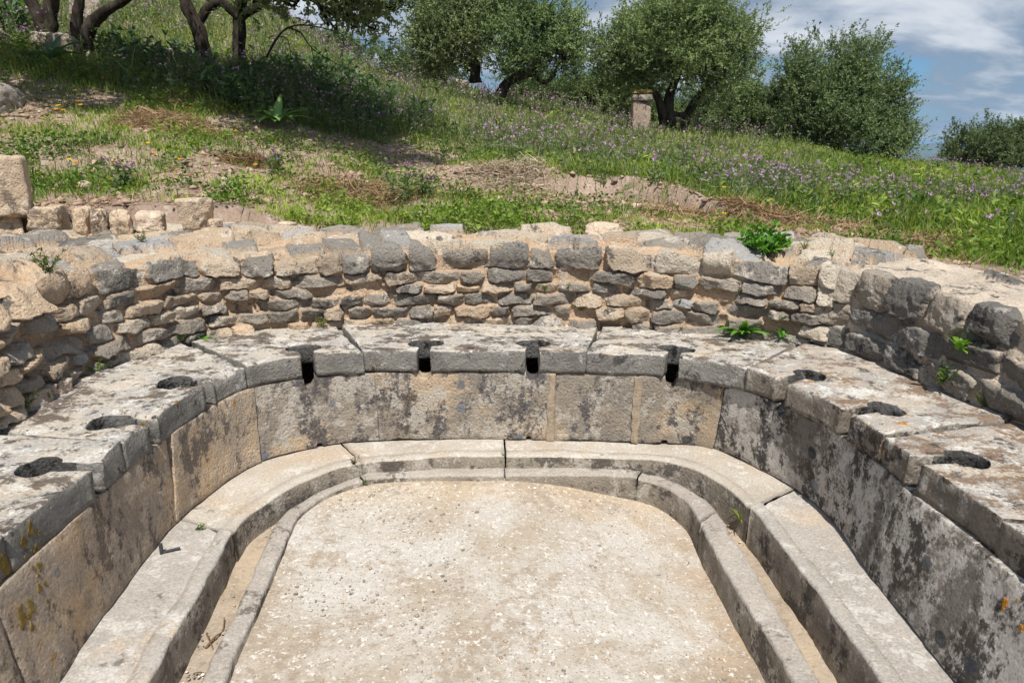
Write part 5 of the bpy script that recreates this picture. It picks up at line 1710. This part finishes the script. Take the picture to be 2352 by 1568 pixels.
for k, (x, y, r, kind, c, sx, sy) in enumerate([(2072,973,.022,'seat',OR,1.5,.8),(1862,875,.014,'seat',OR,1.8,.6),(2308,1386,.020,'facing',OR,.7,1.5),(2345,1440,.012,'facing',OR,.8,1.2),
        (405,922,.018,'seat',YE,.7,1.2),(365,935,.010,'seat',YE,1,1),(330,975,.016,'seat',YE,.7,1.2),(70,1215,.028,'seat',YE,.8,1.3),(52,1245,.022,'seat',YE,.7,1.4),(82,1262,.02,'seat',YE,.8,1.4),(14,1295,.04,'seat',YE,.8,1.6),(20,1330,.03,'seat',YE,1,1),
        (90,1300,.018,'facing',YE,.8,1.3),(70,1390,.022,'facing',YE,.7,1.5),(50,1420,.03,'facing',YE,.7,1.6),(90,1350,.018,'facing',YE,.8,1.2),(690,823,.010,'seat',YE,1,1),(865,838,.010,'seat',YE,1,.9),(1940,1020,.012,'seat',OR,.7,1.2),(2030,1040,.016,'seat',(.42,.26,.13),.7,1.5)]):
    q = random.Random(k)
    for e in range(4 if c != OR else 2):
        lichen(x + (q.gauss(0, 1) * r * 620 if e else 0), y + (q.gauss(0, 1) * r * 620 if e else 0), r * (.75 if e == 0 else q.uniform(.2, .45)), kind, c, 900 + k * 7 + e, sx, sy)

# large plants of the slope
rng = np.random.default_rng(77)
p = G(645, 292) + np.array([0, -.10, .03])
strap_plant('broad_leaved_plant', p, [dict(az=a, el=e, L=l, W=w, curve=c, col=np.array((.20, .33, .10)) * k, fold=.22) for a, e, l, w, c, k in
    [(1.5,1.35,.42,.11,.5,1.1),(.5,.85,.46,.15,1.1,1.2),(2.6,.9,.46,.16,1.3,1.25),(3.3,.6,.44,.14,.9,.9),(-.2,.5,.46,.14,.8,.9),(-1.2,.8,.34,.17,1.7,1.3),(-2.1,.7,.34,.16,1.6,1.2),(4.9,.45,.3,.15,1.0,1.1),(2.1,1.1,.46,.13,1.3,1.0),(1.0,1.1,.42,.14,1.4,.9),(3.8,.35,.38,.14,.6,.7),(-.7,.4,.4,.14,.8,.8),(5.6,.7,.36,.15,1.3,1.0)]],
    'plant with big pale green tongue leaves at the lower edge of the tree shade', 'plant')
p = G(150, 162) + np.array([0, -.25, .10])
strap_plant('agave', p, [dict(az=a, el=e, L=l * 1.2, W=.095, curve=c, col=(.075, .15, .10), fold=.5) for a, e, l, c in
    [(.2,.6,.42,1.3),(2.9,.55,.5,1.2),(1.3,1.2,.40,.6),(.7,.95,.5,1.2),(3.6,.4,.38,.7),(2.2,1.0,.4,1.1),(5.6,.35,.5,.6),(4.4,.5,.3,.9),(-.5,.7,.36,1.0)]], 'dark blue-green agave with bent leaves in front of the lichen boulder', 'agave')
p = G(318, 200) + np.array([0, -.2, .08])
strap_plant('agave', p, [dict(az=.6, el=1.25, L=.42, W=.06, curve=-.1, col=(.25, .34, .22), fold=.5), dict(az=2.9, el=.95, L=.32, W=.05, curve=.2, col=(.22, .31, .19), fold=.5), dict(az=5.0, el=.9, L=.18, W=.05, curve=.5, col=(.2, .3, .17), fold=.5)],
    'lone pale agave with two narrow upright leaves in the grass', 'agave')
def big_thistle(px, py, h, label, seed):
    rng = np.random.default_rng(seed)
    p = G(px, py)
    n = 7
    D = unit(rng.normal(0, .35, (n, 3)) * np.array([1, 1, .1]) + np.array([0, 0, 1])); L = h * rng.uniform(.6, 1, n)
    base = rng.normal(0, .04, (n, 3)) * np.array([1, 1, 0]); nl = 22
    t = rng.uniform(.03, .95, (n, nl))
    P = (base[:, None] + D[:, None] * (L[:, None] * t)[..., None]).reshape(-1, 3)
    d = unit(rng.normal(0, 1, (n * nl, 3)) * np.array([1, 1, .4]) + np.array([0, 0, .4])); ll = rng.uniform(.04, .11, n * nl)
    o = empty('thistle', p, label, 'thistle', 'single thistles standing on the slope')
    cb = np.array([(.12, .18, .07)]) * rng.uniform(.6, 1.4, (n + n * nl, 1))
    blades('stems', np.concatenate([base, P]) + p, np.concatenate([D, d]), np.concatenate([L, ll]), np.concatenate([np.full(n, .007), ll * .17]), cb, M['grass'], parent=o, bend=.6)
    tips = base + D * L[:, None] + p
    k = 12
    for q in range(n):
        Dn = unit(rng.normal(0, .6, (k, 3)) + np.array([0, 0, .8]))
        leaves('flower_head', np.repeat(tips[q:q + 1], k, 0), Dn, np.full(k, .026), np.full(k, .014), np.array([(.42, .2, .5)]) * rng.uniform(.7, 1.2, (k, 1)), M['flower'], o, seed=seed + q)
big_thistle(935, 470, .45, 'dark bushy thistle standing right of the wide reddish dry heap', 541)
big_thistle(975, 455, .32, 'smaller thistle on bare soil right of the dark bushy one', 542)
big_thistle(640, 405, .28, 'thin thistle with purple heads on the bare path', 543)
big_thistle(285, 440, .30, 'purple thistle in the weeds above the low block row', 544)
big_thistle(870, 312, .5, 'grey thistle at the lower edge of the meadow', 545)
def marigold(px, py, label_n, seed, col=(.85, .42, .01)):
    p = G(px, py)
    rng = np.random.default_rng(seed)
    k = 12
    a = np.arange(k) * 6.283 / k
    D = unit(np.column_stack([np.cos(a), np.sin(a) - .5, np.full(k, .5)]))
    tip = np.array([0, 0, .13])
    P = np.concatenate([np.repeat(tip[None], k, 0), [[0, 0, 0]]]); D = np.concatenate([D, [[0, 0, 1]]])
    L = np.concatenate([np.full(k, .026), [.13]]); W = np.concatenate([np.full(k, .012), [.005]])
    C = np.concatenate([np.repeat(np.array(col)[None], k, 0), [[.12, .2, .04]]])
    o = blades('yellow_flower', P, D, L, W, C, M['flower'], bend=.2)
    o.location = Vector(p)
    tag(o, label_n, 'flower', 'yellow flowers dotted over the slope')
for k, (x, y) in enumerate([(140,272),(150,282),(135,280),(190,270),(185,262),(418,398),(165,403),(180,408),(360,385),(345,362),(1660,525),(1660,465),(1895,455),(1905,460),(1930,458),(1935,470),(1878,448),(1980,430),(2060,405),(590,412),(545,330),(810,360),(240,205),(270,408)]):
    marigold(x, y, 'yellow-orange flower on a thin stalk among the slope weeds', 600 + k, (.85, .42, .01) if x < 700 and k % 3 else (.85, .66, .02))

def shade_bush(px, py, h, seed):
    rng = np.random.default_rng(seed)
    p = G(px, py)
    n, nl = 22, 20
    h *= 1.3
    D = unit(rng.normal(0, .42, (n, 3)) * np.array([1, 1, .1]) + np.array([0, 0, 1])); L = h * rng.uniform(.5, 1, n)
    base = rng.normal(0, .16, (n, 3)) * np.array([1, 1, 0]); t = rng.uniform(.05, 1, (n, nl))
    P = (base[:, None] + D[:, None] * (L[:, None] * t)[..., None]).reshape(-1, 3)
    d = unit(rng.normal(0, 1, (n * nl, 3)) * np.array([1, 1, .5]) + np.array([0, 0, .35])); ll = rng.uniform(.06, .16, n * nl)
    c = np.array([.075, .135, .055]) * rng.uniform(.5, 1.8, (n + n * nl, 1))
    o = blades('thistle_bush', np.concatenate([base, P]), np.concatenate([D, d]), np.concatenate([L, ll]), np.concatenate([np.full(n, .009), ll * .30]), c, M['grass'], bend=.6)
    o.location = Vector(p)
    tag(o, 'dark leafy thistle bush in the shade below the big olive tree', 'thistle bush', 'dark bushes in the shade of the big olive tree')
for k, (x, y, h) in enumerate([(300,150,.4),(370,175,.45),(430,200,.45),(500,232,.5),(560,250,.5),(610,225,.5),(700,225,.55),(740,262,.5),(790,250,.6),(850,262,.55),(900,270,.5),(860,295,.45),(640,200,.5),(720,195,.55),(790,215,.55),(255,130,.4),(40,85,.5),(15,70,.5),(430,160,.4),(960,290,.4)]):
    shade_bush(x, y, h, 700 + k)

# ------------------------------------------------------------------ twigs and the iron pin
def twig(pts, r, label):
    P = [hit(*q) + np.array([0, 0, r * .8 + (.012 if i % 2 else 0)]) for i, q in enumerate(pts)]
    V, F = tube_verts(P, np.linspace(r, r * .4, len(P)), k=6, rough=.05)
    tag(mesh_np('twig', V, [F], M['twig']), label, 'twig')
twig([(472,1490),(495,1470),(512,1450),(516,1425)], .005, 'curved brown twig lying in the left gutter')
twig([(475,1455),(482,1478),(490,1492)], .004, 'short straight twig crossing under the curved one')
twig([(445,1548),(455,1551),(468,1545)], .003, 'small twig at the bottom of the left gutter')
pp = hit(372, 1271)
pin = empty('iron_pin', pp, 'dark bent iron pin standing in the left bench beside the panel', 'iron pin')
for nm, pts, r in (('upright', [(0, 0, -.01), (0, 0, .02), (-.002, .003, .045)], .0075), ('arm', [(0, 0, .004), (.03, .014, .007), (.062, .03, .008)], .0062)):
    V, F = tube_verts(np.array(pts) + pp, [r] * 3, k=8, rough=.03)
    n = len(V)
    mesh_np(nm, V, [F, np.arange(8)[None], (n - 8 + np.arange(8))[None]], M['iron'], pin)

# ------------------------------------------------------------------ light, sky, camera
SUN_EL, SUN_AZ = R(60), R(-6)            # the sun stands high behind the camera, a little to the right
S = Vector((-math.sin(SUN_AZ) * math.cos(SUN_EL), -math.cos(SUN_AZ) * math.cos(SUN_EL), math.sin(SUN_EL)))
sl = bpy.data.lights.new('sun', 'SUN'); sl.energy = 4.8; sl.angle = R(.6); sl.color = (1.0, .945, .86)
so = bpy.data.objects.new('sun', sl); COL.objects.link(so)
so.rotation_euler = S.to_track_quat('Z', 'Y').to_euler()
so.location = (0, 0, 30)

w = bpy.data.worlds.new('World'); SC.world = w; w.use_nodes = True
nt = w.node_tree; nt.nodes.clear()
def N(t, **k):
    n = nt.nodes.new(t)
    for a, b in k.items(): setattr(n, a, b)
    return n
sky = N('ShaderNodeTexSky', sky_type='NISHITA'); sky.sun_disc = False
sky.sun_elevation = SUN_EL; sky.sun_rotation = math.pi + SUN_AZ; sky.altitude = 500; sky.dust_density = 1.2
tc = N('ShaderNodeTexCoord')
sx = N('ShaderNodeSeparateXYZ'); nt.links.new(tc.outputs['Generated'], sx.inputs[0])
def wm(op, a, b):
    n = N('ShaderNodeMath', operation=op)
    for s, v in ((n.inputs[0], a), (n.inputs[1], b)):
        if isinstance(v, bpy.types.NodeSocket): nt.links.new(v, s)
        else: s.default_value = v
    return n.outputs[0]
zz = wm('ADD', wm('MAXIMUM', sx.outputs[2], 0.0), .22)
cb = N('ShaderNodeCombineXYZ')
nt.links.new(wm('DIVIDE', sx.outputs[0], zz), cb.inputs[0]); nt.links.new(wm('DIVIDE', sx.outputs[1], zz), cb.inputs[1])
mp = N('ShaderNodeMapping'); nt.links.new(cb.outputs[0], mp.inputs[0])
mp.inputs['Rotation'].default_value = (0, 0, R(-12)); mp.inputs['Scale'].default_value = (.95, 1.2, 1); mp.inputs['Location'].default_value = (.35, 1.9, 0)
nz1 = N('ShaderNodeTexNoise'); nt.links.new(mp.outputs[0], nz1.inputs['Vector'])
nz1.inputs['Scale'].default_value = 1.7; nz1.inputs['Detail'].default_value = 9; nz1.inputs['Roughness'].default_value = .55; nz1.inputs['Distortion'].default_value = .35
def wr(v, a, b, c=0., d=1.):
    n = N('ShaderNodeMapRange', interpolation_type='SMOOTHSTEP'); nt.links.new(v, n.inputs['Value'])
    n.inputs['From Min'].default_value = a; n.inputs['From Max'].default_value = b; n.inputs['To Min'].default_value = c; n.inputs['To Max'].default_value = d
    return n.outputs['Result']
def wmix(f, a, b, mode='MIX'):
    n = N('ShaderNodeMix', data_type='RGBA', blend_type=mode)
    for s, v in ((n.inputs[0], f), (n.inputs[6], a), (n.inputs[7], b)):
        if isinstance(v, bpy.types.NodeSocket): nt.links.new(v, s)
        else: s.default_value = v if isinstance(v, float) else (*v, 1)
    return n.outputs[2]
cover = wr(nz1.outputs['Fac'], .36, .50)
bright = wr(nz1.outputs['Fac'], .46, .66)
cloud = wmix(bright, (3.2, 3.9, 4.9), (9.8, 9.9, 10.1))
skyc = wmix(1.0, sky.outputs[0], (.58, .90, 1.22), 'MULTIPLY')
full = wmix(wm('MULTIPLY', cover, .85), skyc, cloud)
bg = N('ShaderNodeBackground'); nt.links.new(full, bg.inputs['Color']); bg.inputs['Strength'].default_value = .068
wo = N('ShaderNodeOutputWorld'); nt.links.new(bg.outputs[0], wo.inputs['Surface'])

cam = bpy.data.cameras.new('camera'); cam.sensor_width = 36; cam.lens = 36 * FPX / 2352.0; cam.clip_end = 20000; cam.clip_start = .05
co = bpy.data.objects.new('camera', cam); COL.objects.link(co)
co.location = (0, 0, CAMZ); co.rotation_euler = (math.pi / 2 - PITCH, 0, 0)
SC.camera = co
SC.view_settings.view_transform = 'Standard'; SC.view_settings.look = 'None'; SC.view_settings.exposure = 0.36; SC.view_settings.gamma = 1.0
SC.cycles.max_bounces = 6; SC.cycles.diffuse_bounces = 3; SC.cycles.transmission_bounces = 3; SC.cycles.glossy_bounces = 2
SC.cycles.use_denoising = True

def haze():
    V = np.array([(x, y, z) for x in (-9000, 9000) for y in (-9000, 9000) for z in (-112, 120)], float)
    F = np.array([(0,1,3,2),(4,6,7,5),(0,4,5,1),(2,3,7,6),(0,2,6,4),(1,5,7,3)])
    m = bpy.data.materials.new('haze_air'); m.use_nodes = True; t = m.node_tree; t.nodes.clear()
    v = t.nodes.new('ShaderNodeVolumePrincipled'); v.inputs['Color'].default_value = (.42, .68, 1.0, 1); v.inputs['Density'].default_value = 1.6e-4; v.inputs['Anisotropy'].default_value = .1
    out = t.nodes.new('ShaderNodeOutputMaterial'); t.links.new(v.outputs[0], out.inputs['Volume'])
    o = mesh_np('haze', V, [F], m, smooth=False)
    tag(o, kind='stuff')
haze()
